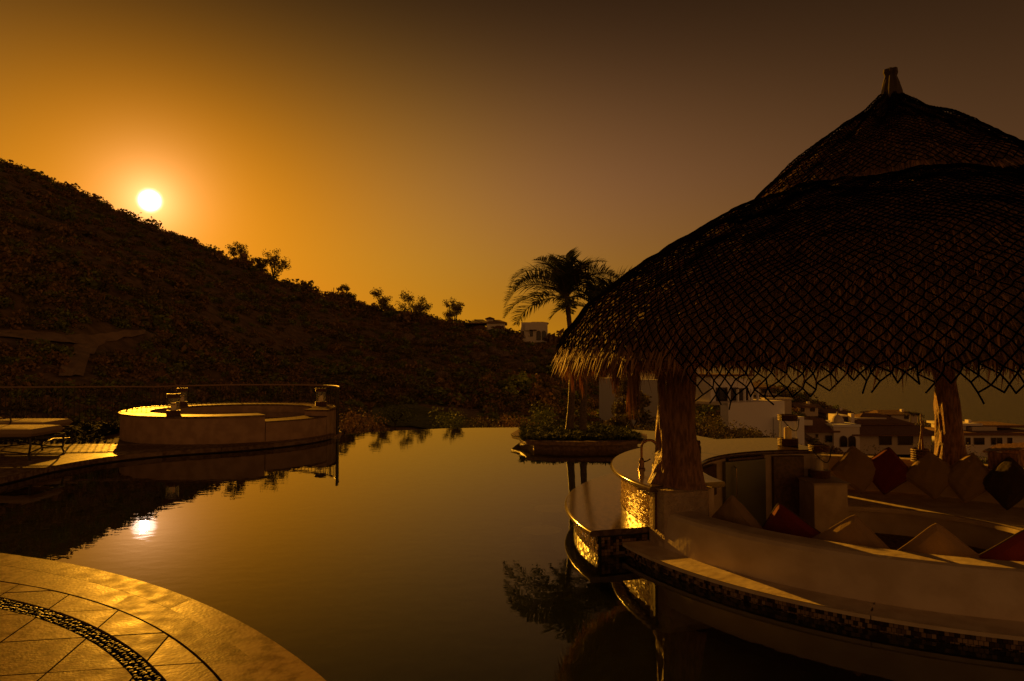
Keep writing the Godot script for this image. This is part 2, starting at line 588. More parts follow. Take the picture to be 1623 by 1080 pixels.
# ------------------------------------------------------------------ near deck
func build_near_deck() -> void:
	var ce := Vector2(-6.366, 1.024)
	var ci := Vector2(-5.137, -0.408)
	var cs := Vector2(-5.148, -0.328)
	var cn := Vector2(-4.645, -0.921)
	var deck := Node3D.new()
	deck.name = "pool_deck"
	add_child(deck)
	structure(deck)
	slab("bed", circle(ce, 6.99, 120), -1.4, 0.062, M.grout, deck)
	# two rows of coping stones
	var a := -118.0
	var k := 0
	while a < 40.0:
		var step := 13.0 + 5.0 * fposmod(k * 0.618, 1.0)
		for row in 2:
			var off := 4.5 if row else 0.0
			var p := PackedVector2Array()
			var f0: float = [0.008, 0.56][row]
			var f1: float = [0.553, 1.0][row]
			var n := 7
			for side in 2:
				for i in n + 1:
					var t := float(i) / n
					var th := deg_to_rad(a + off + (step * (t if side == 0 else 1.0 - t)) + (0.045 if (t == 0.0) == (side == 0) else -0.045) * 1.0)
					var e := ce + Vector2(cos(th), sin(th)) * 7.02
					var ii := ci + Vector2(cos(th), sin(th)) * 4.78
					p.append(ii.lerp(e, float(f1) if side == 0 else float(f0)))
			slab("coping_stone", p, 0.0, 0.08 + rf(-0.0008, 0.0008), M.travertine[(k + row) % 3], deck, 0.006 if row == 0 else 0.012)
		a += step
		k += 1
	# square tiles laid at an angle, cut along the curves
	var ux := Vector2(0.9875, -0.1575)
	var uz := Vector2(0.1575, 0.9875)
	var o0 := Vector2(-2.87, -3.88)
	var rim_poly := circle(ci, 4.760, 160)
	var strip_out := circle(cs, 4.632, 160)
	var strip_in := circle(cn, 3.738, 140)
	for i in range(-16, 8):
		for j in range(-4, 12):
			var c0 := o0 + ux * (0.45 * i + 0.008) + uz * (0.452 * j + 0.008)
			var w := 0.434
			var q := PackedVector2Array([c0, c0 + ux * w, c0 + ux * w + uz * w, c0 + uz * w])
			if (c0 - ci).length() > 5.4 or c0.x < -7.5 or c0.y > 0.8:
				continue
			for piece in Geometry2D.intersect_polygons(q, rim_poly):
				var parts: Array = Geometry2D.clip_polygons(piece, strip_out)
				parts.append_array(Geometry2D.intersect_polygons(piece, strip_in))
				for r in parts:
					if absf(area(r)) > 0.002:
						slab("tile", r, 0.0, 0.0795 + rf(-0.0012, 0.0012), M.travertine[rng.randi() % 3], deck, 0.003)
	# pebble strip
	var st := mb()
	lathe(st, [Vector2(0.002, -0.8), Vector2(0.75, -0.55), Vector2(1.0, 0.0), Vector2(0.75, 0.6), Vector2(0.002, 0.85)], 7)
	var pm := done(st)
	var spots := []
	var th := -98.0
	while th < -20.0:
		var d := Vector2(cos(deg_to_rad(th)), sin(deg_to_rad(th)))
		var po := cs + d * 4.62
		# where that ray from cs meets the inner circle
		var rel := cs - cn
		var b := rel.dot(d)
		var rr := -b + sqrt(b * b - rel.length_squared() + 3.75 * 3.75)
		var pi_ := cs + d * rr
		var wdt := po.distance_to(pi_)
		var n := int(wdt / 0.027)
		for i in n:
			var c := pi_.lerp(po, (i + 0.5 + rf(-0.2, 0.2)) / n) + Vector2(-d.y, d.x) * rf(-0.009, 0.009)
			var sz := rf(0.0115, 0.0165)
			var t := Transform3D(Basis(Vector3.UP, rf(0, TAU)) * Basis(Vector3.RIGHT, rf(-0.35, 0.35)), Vector3(c.x, 0.066 + rf(-0.001, 0.004), c.y)).scaled_local(Vector3(sz * rf(0.75, 1.0), sz * 0.62, sz * rf(1.0, 1.35)))
			spots.append(t)
		th += rad_to_deg(0.031 / 4.6)
	spots.sort_custom(func(x, y): return pebble_rank(x.origin) < pebble_rank(y.origin))
	var rest := []
	for i in spots.size():
		if i < 300:
			var o := put("pebble", pm, M.pebble[rng.randi() % 3], deck)
			o.transform = spots[i]
		else:
			rest.append(spots[i])
	scatter("pebbles", pm, M.pebble[0], rest, [], deck)

func pebble_rank(p: Vector3) -> float:
	var s := p.x / -p.z
	return p.length() + (100.0 if s < -0.76 or p.z > -3.38 else 0.0)

# ------------------------------------------------------------------ left terrace
func build_terrace() -> void:
	var edge := [Vector2(-14, -6.2), Vector2(-10.5, -6.5), Vector2(-8.6, -6.9), Vector2(-7.5, -7.6), Vector2(-7.0, -8.5), Vector2(-6.88, -9.3), Vector2(-6.92, -10.2), Vector2(-6.75, -11.05), Vector2(-6.52, -11.55), Vector2(-6.08, -12.05), Vector2(-5.51, -12.42), Vector2(-5.0, -12.75), Vector2(-4.58, -13.18), Vector2(-4.25, -13.62), Vector2(-4.03, -14.12), Vector2(-3.92, -14.6), Vector2(-3.89, -15.0)]
	var terrace := Node3D.new()
	terrace.name = "lounge_terrace"
	add_child(terrace)
	structure(terrace)
	var p := PackedVector2Array(edge)
	p.append_array(PackedVector2Array([Vector2(-6.1, -15.2), Vector2(-8.2, -16.4), Vector2(-9.6, -16.2), Vector2(-14, -15.9)]))
	slab("bed", p, -4.2, 0.075, M.grout, terrace)
	# coping course and pavers behind it
	var c := Curve2D.new()
	for q in edge:
		c.add_point(q)
	var len := c.get_baked_length()
	var smooth := PackedVector2Array()
	var s := 0.0
	while s < len:
		smooth.append(c.sample_baked(s, true))
		s += 0.16
	for it in 3:
		for i in range(1, smooth.size() - 1):
			smooth[i] = (smooth[i - 1] + smooth[i] * 2.0 + smooth[i + 1]) * 0.25
	var nrm := func(i: int) -> Vector2:
		var d := (smooth[mini(i + 1, smooth.size() - 1)] - smooth[maxi(i - 1, 0)]).normalized()
		return Vector2(d.y, -d.x)
	var inner := PackedVector2Array()
	for i in smooth.size():
		inner.append(smooth[i] + nrm.call(i) * 0.42)
	for i in range((smooth.size() - 1) % 6, smooth.size() - 6, 6):
		var q := PackedVector2Array()
		for k in 7:
			var sh: Vector2 = (smooth[i + 1] - smooth[i]).normalized() * (0.004 if k == 0 else (-0.004 if k == 6 else 0.0))
			q.append(smooth[i + k] - nrm.call(i + k) * 0.03 + sh)
		for k in 7:
			var sh: Vector2 = (smooth[i + 1] - smooth[i]).normalized() * (-0.004 if k == 0 else (0.004 if k == 6 else 0.0))
			q.append(smooth[i + 6 - k] + nrm.call(i + 6 - k) * 0.41 + sh)
		slab("coping_stone", q, 0.02, 0.1 + rf(-0.001, 0.001), M.travertine[(i / 6) % 3], terrace, 0.008)
	var field := inner.duplicate()
	field.append_array(PackedVector2Array([Vector2(-6.0, -13.2), Vector2(-7.6, -13.05), Vector2(-14, -12.75)]))
	for i in 13:
		for j in 12:
			var x := -14.0 + i * 0.9 + (0.45 if j % 2 else 0.0)
			var z := -13.4 + j * 0.6
			var sq := PackedVector2Array([Vector2(x + 0.004, z + 0.004), Vector2(x + 0.896, z + 0.004), Vector2(x + 0.896, z + 0.596), Vector2(x + 0.004, z + 0.596)])
			for r in Geometry2D.intersect_polygons(sq, field):
				if absf(area(r)) > 0.01:
					slab("paver", r, 0.02, 0.098 + rf(-0.0012, 0.0012), M.travertine[rng.randi() % 3], terrace, 0.004)
	# planted bed behind the pavers
	slab("planting_bed", PackedVector2Array([Vector2(-14, -12.76), Vector2(-7.6, -13.06), Vector2(-6.4, -13.4), Vector2(-7.0, -15.5), Vector2(-8.2, -16.3), Vector2(-9.6, -16.1), Vector2(-14, -15.85)]), 0.0, 0.09, M.earth, terrace)

# ------------------------------------------------------------------ raised spa
func build_spa() -> void:
	var s := Vector2(-6.15, -15.14)
	var spa := thing("raised_spa", "round raised stone hot tub with a lower spill lip, standing in the pool", "hot tub", Vector3(s.x, 0.0, s.y))
	var z := Vector2.ZERO
	slab("wall", ring_band(z, 53, 370, 90, 1.68, 2.19), -1.3, 0.585, M.spa_wall, spa)
	slab("spill_wall", ring_band(z, 10.4, 52.6, 16, 1.68, 2.19), -1.3, 0.47, M.spa_wall, spa)
	var a := 53.0
	while a < 369.0:
		slab("rim_stone", ring_band(z, a + 0.1, minf(a + 26.3, 370.0), 9, 1.665, 2.215), 0.587, 0.625, M.travertine[int(a) % 3], spa, 0.008)
		a += 26.42
	slab("spill_lip", ring_band(z, 10.6, 52.4, 16, 1.66, 2.205), 0.472, 0.495, M.travertine[1], spa, 0.006)
	slab("base_step", ring_band(z, -60, 110, 50, 2.19, 2.27), -1.3, 0.045, M.spa_wall, spa, 0.01)
	slab("tub_floor", circle(z, 1.69, 60), -1.2, -0.4, M.pool, spa)
	var st := mb()
	cap(st, circle(z, 1.68, 60), 0.44, true)
	put("spa_water", done(st), M.water, spa)
	stuff(put("waterline_tiles", mosaic(-58, 100, 2.272, -0.06, 0.04, 0.034, 0.034, [Color(0.05, 0.032, 0.02), Color(0.11, 0.07, 0.04), Color(0.2, 0.13, 0.075)], 0.05, Vector2.ZERO), M.tile, spa))
	# mosaic edging along the far rim
	st = mb()
	var cols := [Color(0.30, 0.2, 0.11), Color(0.16, 0.09, 0.05), Color(0.4, 0.3, 0.18)]
	st.set_smooth_group(-1)
	for i in 150:
		st.set_color(cols[rng.randi() % 3])
		var an := deg_to_rad(175.0 + i * 1.27)
		var t := Transform3D(Basis(Vector3.UP, -an), Vector3(cos(an) * 2.16, 0.634, sin(an) * 2.16))
		box(st, Vector3.ZERO, Vector3(0.035, 0.018, 0.034), t)
	stuff(put("edging_tiles", done(st), M.tile, spa))

# ------------------------------------------------------------------ land
var AZ := [-75.0, -43.0, -36.9, -33.3, -29.5, -25.3, -22.6, -19.0, -16.1, -11.1, -5.9, -2.7, 3.1, 7.3, 9.9, 14.9, 19.0, 21.6, 24.0, 26.5, 30.0, 33.0, 37.0, 45.0, 75.0]
var SKY := [120.0, 195.0, 256.0, 298.0, 343.0, 381.0, 412.0, 446.0, 468.0, 493.0, 509.0, 519.0, 540.0, 560.0, 578.0, 603.0, 610.0, 618.0, 640.0, 662.0, 668.0, 680.0, 694.0, 705.0, 720.0]
var DC := [230.0, 225.0, 220.0, 210.0, 200.0, 190.0, 185.0, 180.0, 175.0, 168.0, 162.0, 158.0, 150.0, 150.0, 150.0, 170.0, 190.0, 200.0, 210.0, 220.0, 220.0, 220.0, 220.0, 220.0, 220.0]
var SAG := [2.0, 2.0, 3.0, 3.0, 4.0, 5.0, 6.0, 6.5, 7.0, 7.0, 6.5, 6.0, 5.0, 4.5, 4.0, 2.5, 2.5, 3.0, 4.5, 5.5, 6.0, 6.0, 5.5, 3.5, 1.0]

func look(t: Array, az: float) -> float:
	if az <= AZ[0]:
		return t[0]
	for i in range(1, AZ.size()):
		if az <= AZ[i]:
			var f: float = (az - AZ[i - 1]) / (AZ[i] - AZ[i - 1])
			return lerpf(t[i - 1], t[i], f)
	return t[t.size() - 1]

func ground(x: float, z: float) -> float:
	var r := sqrt(x * x + z * z)
	var az := rad_to_deg(atan2(x, -z))
	var dc := look(DC, az)
	var top := EYE + dc * (574.5 - look(SKY, az)) / 1082.0 * cos(deg_to_rad(clampf(az, -60, 60)))
	var h := 0.0
	if r <= dc:
		var t := (r - 20.0) / (dc - 20.0)
		h = lerpf(-3.6, top, t) - look(SAG, az) * sin(PI * clampf(t, 0, 1)) * (1.0 - 0.35 * t)
	else:
		var d := r - dc
		h = top - d * 0.16 - d * d * 0.0012
	var k := smoothstep(19.0, 60.0, r)
	h += k * (fbm.get_noise_2d(x * 1.1, z * 1.1) * 2.6 + fbm.get_noise_2d(x * 6.0 + 300.0, z * 6.0) * 0.8) * (0.35 if absf(r - dc) < 12.0 else 1.0)
	return maxf(h, -75.0)

func hit(px: float, py: float, far := 400.0) -> Vector3:
	# where a line of sight given in picture coordinates meets the land
	var d := sight(px, py)
	var t := 19.0
	while t < far:
		var p := Vector3(0, EYE, 0) + d * t
		if p.y < ground(p.x, p.z):
			return Vector3(p.x, ground(p.x, p.z), p.z)
		t += 0.4
	return Vector3.INF

func sight(px: float, py: float) -> Vector3:
	var d := Vector3((px - 811.5) / 1082.0, (540.0 - py) / 1082.0, -1.0)
	return d.rotated(Vector3.RIGHT, atan(34.5 / 1082.0)).normalized()

func away(px: float, py: float, depth: float) -> Vector3:
	var d := sight(px, py)
	return Vector3(0, EYE, 0) + d * (depth / -d.z)

func build_land() -> void:
	# hillside and shore
	var na := 300
	var nr := 130
	var v := PackedVector3Array()
	var idx := PackedInt32Array()
	for j in nr + 1:
		var t := float(j) / nr
		var r := 17.9 + 30.0 * t + 420.0 * t * t
		for i in na + 1:
			var az := deg_to_rad(lerpf(-75.0, 75.0, float(i) / na))
			var x := sin(az) * r
			var z := -cos(az) * r
			v.append(Vector3(x, ground(x, z), z))
	for j in nr:
		for i in na:
			var a := j * (na + 1) + i
			idx.append_array(PackedInt32Array([a, a + na + 1, a + 1, a + 1, a + na + 1, a + na + 2]))
	var nn := PackedVector3Array()
	nn.resize(v.size())
	for k in range(0, idx.size(), 3):
		var n := (v[idx[k + 2]] - v[idx[k]]).cross(v[idx[k + 1]] - v[idx[k]])
		nn[idx[k]] += n
		nn[idx[k + 1]] += n
		nn[idx[k + 2]] += n
	for k in nn.size():
		nn[k] = nn[k].normalized()
		if nn[k].y < 0.0:
			nn[k] = -nn[k]
	structure(put("hillside", raw_mesh(v, idx, nn), M.earth))
	var st := mb()
	cap(st, circle(Vector2.ZERO, 15000.0, 96), -62.0, true)
	structure(put("sea", done(st), M.sea))
	# trampled dirt track and a lawn on the slope
	ribbon("dirt_path", [[-60, 523, 535], [0, 526, 537], [60, 531, 543], [110, 534, 548], [150, 534, 552], [185, 530, 545], [230, 527, 534]], M.path)
	ribbon("dirt_path", [[152, 540, 549], [138, 549, 556], [126, 556, 572], [112, 572, 600]], M.path, 20.0)
	ribbon("lawn", [[590, 645, 672], [620, 640, 680], [660, 645, 682], [700, 655, 682], [740, 666, 682], [765, 674, 682]], M.lawn)

var track := []

func ribbon(called: String, rows: Array, m: Material, widen := 0.0) -> void:
	var st := mb()
	var grid := []
	var n := 6
	for s in rows.size() * 4 - 3:
		var i := mini(s / 4, rows.size() - 2)
		var t := (s - i * 4) / 4.0
		var line := []
		for k in n + 1:
			var px := lerpf(rows[i][0], rows[i + 1][0], t)
			var y0 := lerpf(rows[i][1], rows[i + 1][1], t)
			var y1 := lerpf(rows[i][2], rows[i + 1][2], t)
			var f := float(k) / n
			var h := hit(px + widen * (f - 0.5) * 2.0, lerpf(y0, y1, f if widen == 0.0 else t))
			if h == Vector3.INF:
				return
			line.append(h + Vector3(0, 0.12, 0))
		grid.append(line)
		if called == "dirt_path":
			track.append(line[n / 2])
	for s in grid.size() - 1:
		for k in n:
			quad(st, grid[s][k + 1], grid[s + 1][k + 1], grid[s + 1][k], grid[s][k])
	structure(put(called, done(st), m))

# ------------------------------------------------------------------ sunken lounge
func mosaic(p0: float, p1: float, r: float, y0: float, y1: float, tw: float, th_: float, cols: Array, tilt := 0.06, cc := Vector2.INF) -> ArrayMesh:
	# small glazed tiles set on a curved face, each with its own edges
	var st := mb()
	st.set_smooth_group(-1)
	var rows := int((y1 - y0) / th_)
	var mc := C if cc == Vector2.INF else cc
	var n := int(absf(deg_to_rad(p1 - p0)) * r / tw)
	for j in rows:
		for i in n:
			var phi := deg_to_rad(lerpf(p0, p1, (i + 0.5 + (0.5 if j % 2 else 0.0)) / (n + 0.5)))
			st.set_color(cols[rng.randi() % cols.size()])
			var b := Basis(Vector3.UP, -phi + rf(-tilt, tilt)) * Basis(Vector3.BACK, rf(-tilt, tilt))
			var o := Vector3(mc.x + cos(phi) * r, y0 + (j + 0.5) * th_, mc.y + sin(phi) * r)
			box(st, Vector3.ZERO, Vector3(0.012, th_ - 0.003, tw - 0.003), Transform3D(b, o))
	return done(st)

func build_pavilion() -> void:
	var lounge := thing("sunken_lounge", "round sunken lounge of cream plaster with a curved bench wall rising from the pool", "lounge", Vector3.ZERO)
	# wading ledge at the waterline
	slab("footing", band(164.5, -25, 110, 2.4, 2.4, 2.93, 2.93), -1.4, 0.066, M.pool, lounge)
	var a := 164.5
	var k := 0
	while a > -25.0:
		var b := maxf(a - 21.0, -25.0)
		slab("ledge_stone", band(a - 0.06, b + 0.06, 14, 2.70, 2.70, 2.965, 2.965), 0.068, 0.1, [M.plaster, M.travertine[2]][1 if k % 4 == 3 else 0], lounge, 0.008)
		a = b
		k += 1
	var dark := [Color(0.02, 0.014, 0.008), Color(0.035, 0.022, 0.012), Color(0.12, 0.08, 0.045), Color(0.22, 0.15, 0.085), Color(0.26, 0.18, 0.1), Color(0.05, 0.03, 0.018), Color(0.3, 0.21, 0.12)]
	stuff(put("waterline_tiles", mosaic(164, 40, 2.94, -0.05, 0.064, 0.026, 0.0285, dark), M.tile, lounge))
	# curved bench wall with a soft top edge
	var st := mb()
	var n := 130
	var prof := [Vector2(2.725, 0.05), Vector2(2.715, 0.20), Vector2(2.70, 0.355), Vector2(2.685, 0.383), Vector2(2.655, 0.395), Vector2(2.48, 0.395), Vector2(2.45, 0.383), Vector2(2.435, 0.355), Vector2(2.43, -0.36)]
	for i in n:
		for j in prof.size() - 1:
			var q := []
			for e in [[i, j], [i + 1, j], [i + 1, j + 1], [i, j + 1]]:
				var p := pol(lerpf(160.0, -86.0, float(e[0]) / n), prof[e[1]].x)
				q.append(Vector3(p.x, prof[e[1]].y, p.y))
			quad(st, q[0], q[1], q[2], q[3])
	st.set_smooth_group(-1)
	for phi in [160.0, -86.0]:
		var face := []
		for q in prof:
			var p := pol(phi, q.x)
			face.append(Vector3(p.x, q.y, p.y))
		for j in range(1, face.size() - 1):
			if phi > 0:
				tri(st, face[0], face[j], face[j + 1])
			else:
				tri(st, face[0], face[j + 1], face[j])
	st.set_smooth_group(0xFFFFFFFF)
	put("bench_wall", done(st), M.plaster, lounge)
	slab("seat_base", band(158, -84, 100, 1.44, 1.44, 2.43, 2.43), -0.36, -0.095, M.plaster, lounge)
	slab("seat", band(158, -84, 100, 1.33, 1.33, 2.43, 2.43), -0.093, -0.03, M.plaster, lounge, 0.015)
	slab("lounge_floor", circle(C, 2.72, 90), -1.4, -0.36, M.travertine[1], lounge)
	# outer skin of the wall at the back, down to the slope
	slab("retaining_wall", band(0, -86, 50, 2.44, 2.44, 2.72, 2.72), -4.0, 0.05, M.plaster, lounge)
	# end pier beside the bar
	var pier := mb()
	extrude(pier, PackedVector2Array([Vector2(3.46, -7.86), Vector2(3.84, -7.86), Vector2(3.9, -9.1), Vector2(3.46, -9.1)]), -0.36, 0.27, 0.03)
	put("end_pier", done(pier), M.plaster, lounge)

# ------------------------------------------------------------------ bar
func bar_inner(phi: float) -> float:
	return lerpf(2.04, 1.47, (phi - 160.0) / 106.0)

func build_bar() -> void:
	var bar := thing("swim_up_bar", "curved swim-up bar with two polished stone counters and a mosaic front", "bar", Vector3.ZERO)
	slab("body", band(161, 265.5, 70, bar_inner(161) + 0.1, bar_inner(265.5) + 0.1, 2.68, 2.68), -1.4, 0.548, M.plaster, bar)
	counter(bar, "upper_counter", 160.2, 266.5, 2.8, 0.55, 0.6, true)
	counter(bar, "lower_counter", 163.6, 250.0, 3.27, 0.172, 0.222, false)
	slab("lower_support", band(164.2, 249, 50, 2.68, 2.68, 3.17, 3.17), -1.4, 0.17, M.pool, bar)
	var gold := [Color(0.42, 0.29, 0.15), Color(0.34, 0.22, 0.1), Color(0.5, 0.38, 0.22), Color(0.2, 0.12, 0.06), Color(0.3, 0.2, 0.1)]
	stuff(put("front_mosaic", mosaic(162.5, 240, 2.69, 0.225, 0.548, 0.034, 0.0162, gold, 0.08), M.tile, bar))
	var dark := [Color(0.02, 0.014, 0.008), Color(0.05, 0.03, 0.018), Color(0.16, 0.1, 0.055), Color(0.26, 0.18, 0.1)]
	stuff(put("lower_mosaic", mosaic(164.4, 240, 3.175, -0.04, 0.168, 0.026, 0.026, dark), M.tile, bar))
	# tiles on the straight end of the low counter's support
	var st := mb()
	st.set_smooth_group(-1)
	for i in 16:
		for j in 6:
			var p := pol(164.0, 2.74 + i * 0.027)
			st.set_color(dark[rng.randi() % 4])
			box(st, Vector3.ZERO, Vector3(0.024, 0.023, 0.012), Transform3D(Basis(Vector3.UP, deg_to_rad(16.0) + rf(-0.05, 0.05)), Vector3(p.x, 0.012 + j * 0.026, p.y)))
	stuff(put("end_tiles", done(st), M.tile, bar))
	# cupboard fronts under the inner edge
	front(bar, "fridge_door", 222.5, 242.5, -0.33, 0.50, M.fridge, true)
	front(bar, "cupboard_door", 246.5, 260.0, -0.33, 0.52, M.wood_dark, false)
	front(bar, "shelf_shade_panel", 196.0, 214.5, 0.16, 0.50, M.wood_dark, false)  # dark panel painted in for the shade of an open shelf recess
	front(bar, "fridge_grille", 223.0, 242.0, 0.505, 0.535, M.wood_dark, false)
	# rough stone block carrying the near post, and a dark box standing in for the shaded recess beside it
	var ped := mb()
	var t := Transform3D(Basis(Vector3.UP, deg_to_rad(-161.0 + 180.0)), Vector3(1.44, 0.0, -5.93))
	box(ped, Vector3(0, 0.30, 0.0), Vector3(0.44, 0.57, 0.30), t, 0.03)
	put("post_block", done(ped), M.rough_plaster, bar)
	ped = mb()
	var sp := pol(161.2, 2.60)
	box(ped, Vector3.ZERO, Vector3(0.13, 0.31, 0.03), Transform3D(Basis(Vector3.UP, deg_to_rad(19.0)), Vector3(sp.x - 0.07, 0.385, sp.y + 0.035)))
	put("dark_recess_box", done(ped), M.wood_dark, bar)

func counter(bar: Node3D, called: String, p0: float, p1: float, ro: float, y0: float, y1: float, crescent: bool) -> void:
	var st := mb()
	var n := 70
	var bull := [Vector2(-0.012, 0.0), Vector2(0.0, 0.2), Vector2(0.004, 0.5), Vector2(-0.002, 0.82), Vector2(-0.016, 1.0)]
	var rows := []
	for i in n + 1:
		var phi := lerpf(p0, p1, float(i) / n)
		var ri: float = bar_inner(phi) if crescent else 2.69
		var line := []
		for b in bull:
			var p := pol(phi, ro + b.x)
			line.append(Vector3(p.x, lerpf(y0, y1, b.y), p.y))
		for k in bull.size():
			var b: Vector2 = bull[bull.size() - 1 - k]
			var p := pol(phi, ri - b.x)
			line.append(Vector3(p.x, lerpf(y0, y1, b.y), p.y))
		rows.append(line)
	var m: int = rows[0].size()
	for i in n:
		for k in m:
			var l := (k + 1) % m
			st.set_smooth_group(1 if k == bull.size() - 1 else (2 if k == m - 1 else (3 if k < bull.size() else 4)))
			quad(st, rows[i][l], rows[i + 1][l], rows[i + 1][k], rows[i][k])
	st.set_smooth_group(-1)
	for k in range(1, m - 1):
		tri(st, rows[0][0], rows[0][k + 1], rows[0][k])
		tri(st, rows[n][0], rows[n][k], rows[n][k + 1])
	put(called, done(st), M.counter, bar)

func front(bar: Node3D, called: String, p0: float, p1: float, y0: float, y1: float, m: Material, handle: bool) -> void:
	var a := pol(p0, bar_inner(p0) + 0.085)
	var b := pol(p1, bar_inner(p1) + 0.085)
	var mid := (a + b) * 0.5
	var d := (b - a)
	var t := Transform3D(Basis(Vector3.UP, -d.angle()), Vector3(mid.x, (y0 + y1) * 0.5, mid.y))
	var st := mb()
	box(st, Vector3.ZERO, Vector3(d.length(), y1 - y0, 0.07), t, 0.006)
	var door := put(called, done(st), m, bar)
	if handle:
		st = mb()
		var x := -d.length() * 0.5 + 0.09
		pillar(st, [t * Vector3(x, 0.36, 0.03), t * Vector3(x, 0.34, 0.075), t * Vector3(x, -0.02, 0.075), t * Vector3(x, -0.04, 0.03)], [0.008, 0.008, 0.008, 0.008], 8)
		put("handle", done(st), M.chrome, door)
		st = mb()
		box(st, Vector3(-d.length() * 0.5 - 0.025, 0, 0.012), Vector3(0.05, y1 - y0, 0.07), t)
		put("hinge_side", done(st), M.fridge, door)

# ------------------------------------------------------------------ palapa
var UP_TIER := [Vector2(0.11, 2.72), Vector2(0.19, 2.63), Vector2(0.34, 2.51), Vector2(0.56, 2.37), Vector2(0.80, 2.20), Vector2(1.07, 1.985), Vector2(1.29, 1.80), Vector2(1.45, 1.635), Vector2(1.475, 1.60)]
var LOW_TIER := [Vector2(1.22, 1.715), Vector2(1.42, 1.63), Vector2(1.74, 1.48), Vector2(2.26, 1.20), Vector2(2.72, 0.92), Vector2(3.08, 0.62), Vector2(3.30, 0.34), Vector2(3.40, 0.14), Vector2(3.43, 0.03)]

func along(prof: Array, s: float) -> Array:
	# [point (r, y), unit tangent downwards] at distance s along a profile; goes straight down past its end
	var left := s
	for i in prof.size() - 1:
		var a: Vector2 = prof[i]
		var b: Vector2 = prof[i + 1]
		var l := a.distance_to(b)
		if left <= l:
			return [a.lerp(b, left / l), (b - a) / l]
		left -= l
	return [prof[prof.size() - 1] + Vector2(0.0, -1.0) * left, Vector2(0, -1)]

func plen(prof: Array) -> float:
	var l := 0.0
	for i in prof.size() - 1:
		l += prof[i].distance_to(prof[i + 1])
	return l

func straw_mesh() -> ArrayMesh:
	# a dry leaf strip one metre long pointing along -y, slightly folded and bent
	var st := mb()
	st.set_smooth_group(-1)
	var w := [0.5, 0.42, 0.05]
	var z := [0.0, 0.03, 0.12]
	for i in 2:
		var y0 := -0.5 * i
		var y1 := -0.5 * (i + 1)
		quad(st, Vector3(-w[i], y0, z[i]), Vector3(-w[i + 1], y1, z[i + 1]), Vector3(w[i + 1], y1, z[i + 1]), Vector3(w[i], y0, z[i]))
	return done(st)

func straw_color() -> Color:
	var k := rf(0.45, 1.25)
	return Color(0.35 * k, 0.19 * k * rf(0.9, 1.1), 0.078 * k)

func roof_bump(phi: float, s: float) -> float:
	return fbm.get_noise_3d(cos(phi) * 60.0, s * 30.0, sin(phi) * 60.0) * 0.07 + fbm.get_noise_3d(cos(phi) * 250.0, s * 90.0, sin(phi) * 250.0) * 0.03

func roof_at(prof: Array, phi: float, s: float, lift: float) -> Array:
	# [point, tangent, normal] in the palapa's own axes
	var q := along(prof, s)
	var p: Vector2 = q[0]
	var t: Vector2 = q[1]
	var n := Vector2(-t.y, t.x)
	if n.x < 0:
		n = -n
	var out := lift - 0.085 + roof_bump(phi, s)
	var r := p.x + n.x * out
	var y := p.y + n.y * out
	var c := cos(phi)
	var sn := sin(phi)
	return [Vector3(c * r, EYE + y, sn * r), Vector3(c * t.x, t.y, sn * t.x), Vector3(c * n.x, n.y, sn * n.x)]

func net_end(phi: float) -> float:
	# how far below the eave the net hangs, by compass angle in degrees
	var t := [[0, 0.15], [60, 0.15], [100, 0.24], [110, 0.23], [114, 0.18], [119, 0.15], [122, 0.17], [127, 0.23], [131, 0.27], [136, 0.30], [140, 0.20], [143, -0.02], [150, -0.04], [158, -0.08], [180, -0.10], [215, -0.12], [240, 0.0], [270, 0.12], [300, 0.15], [360, 0.15]]
	for i in range(1, t.size()):
		if phi <= t[i][0]:
			return lerpf(t[i - 1][1], t[i][1], (phi - t[i - 1][0]) / float(t[i][0] - t[i - 1][0]))
	return 0.1

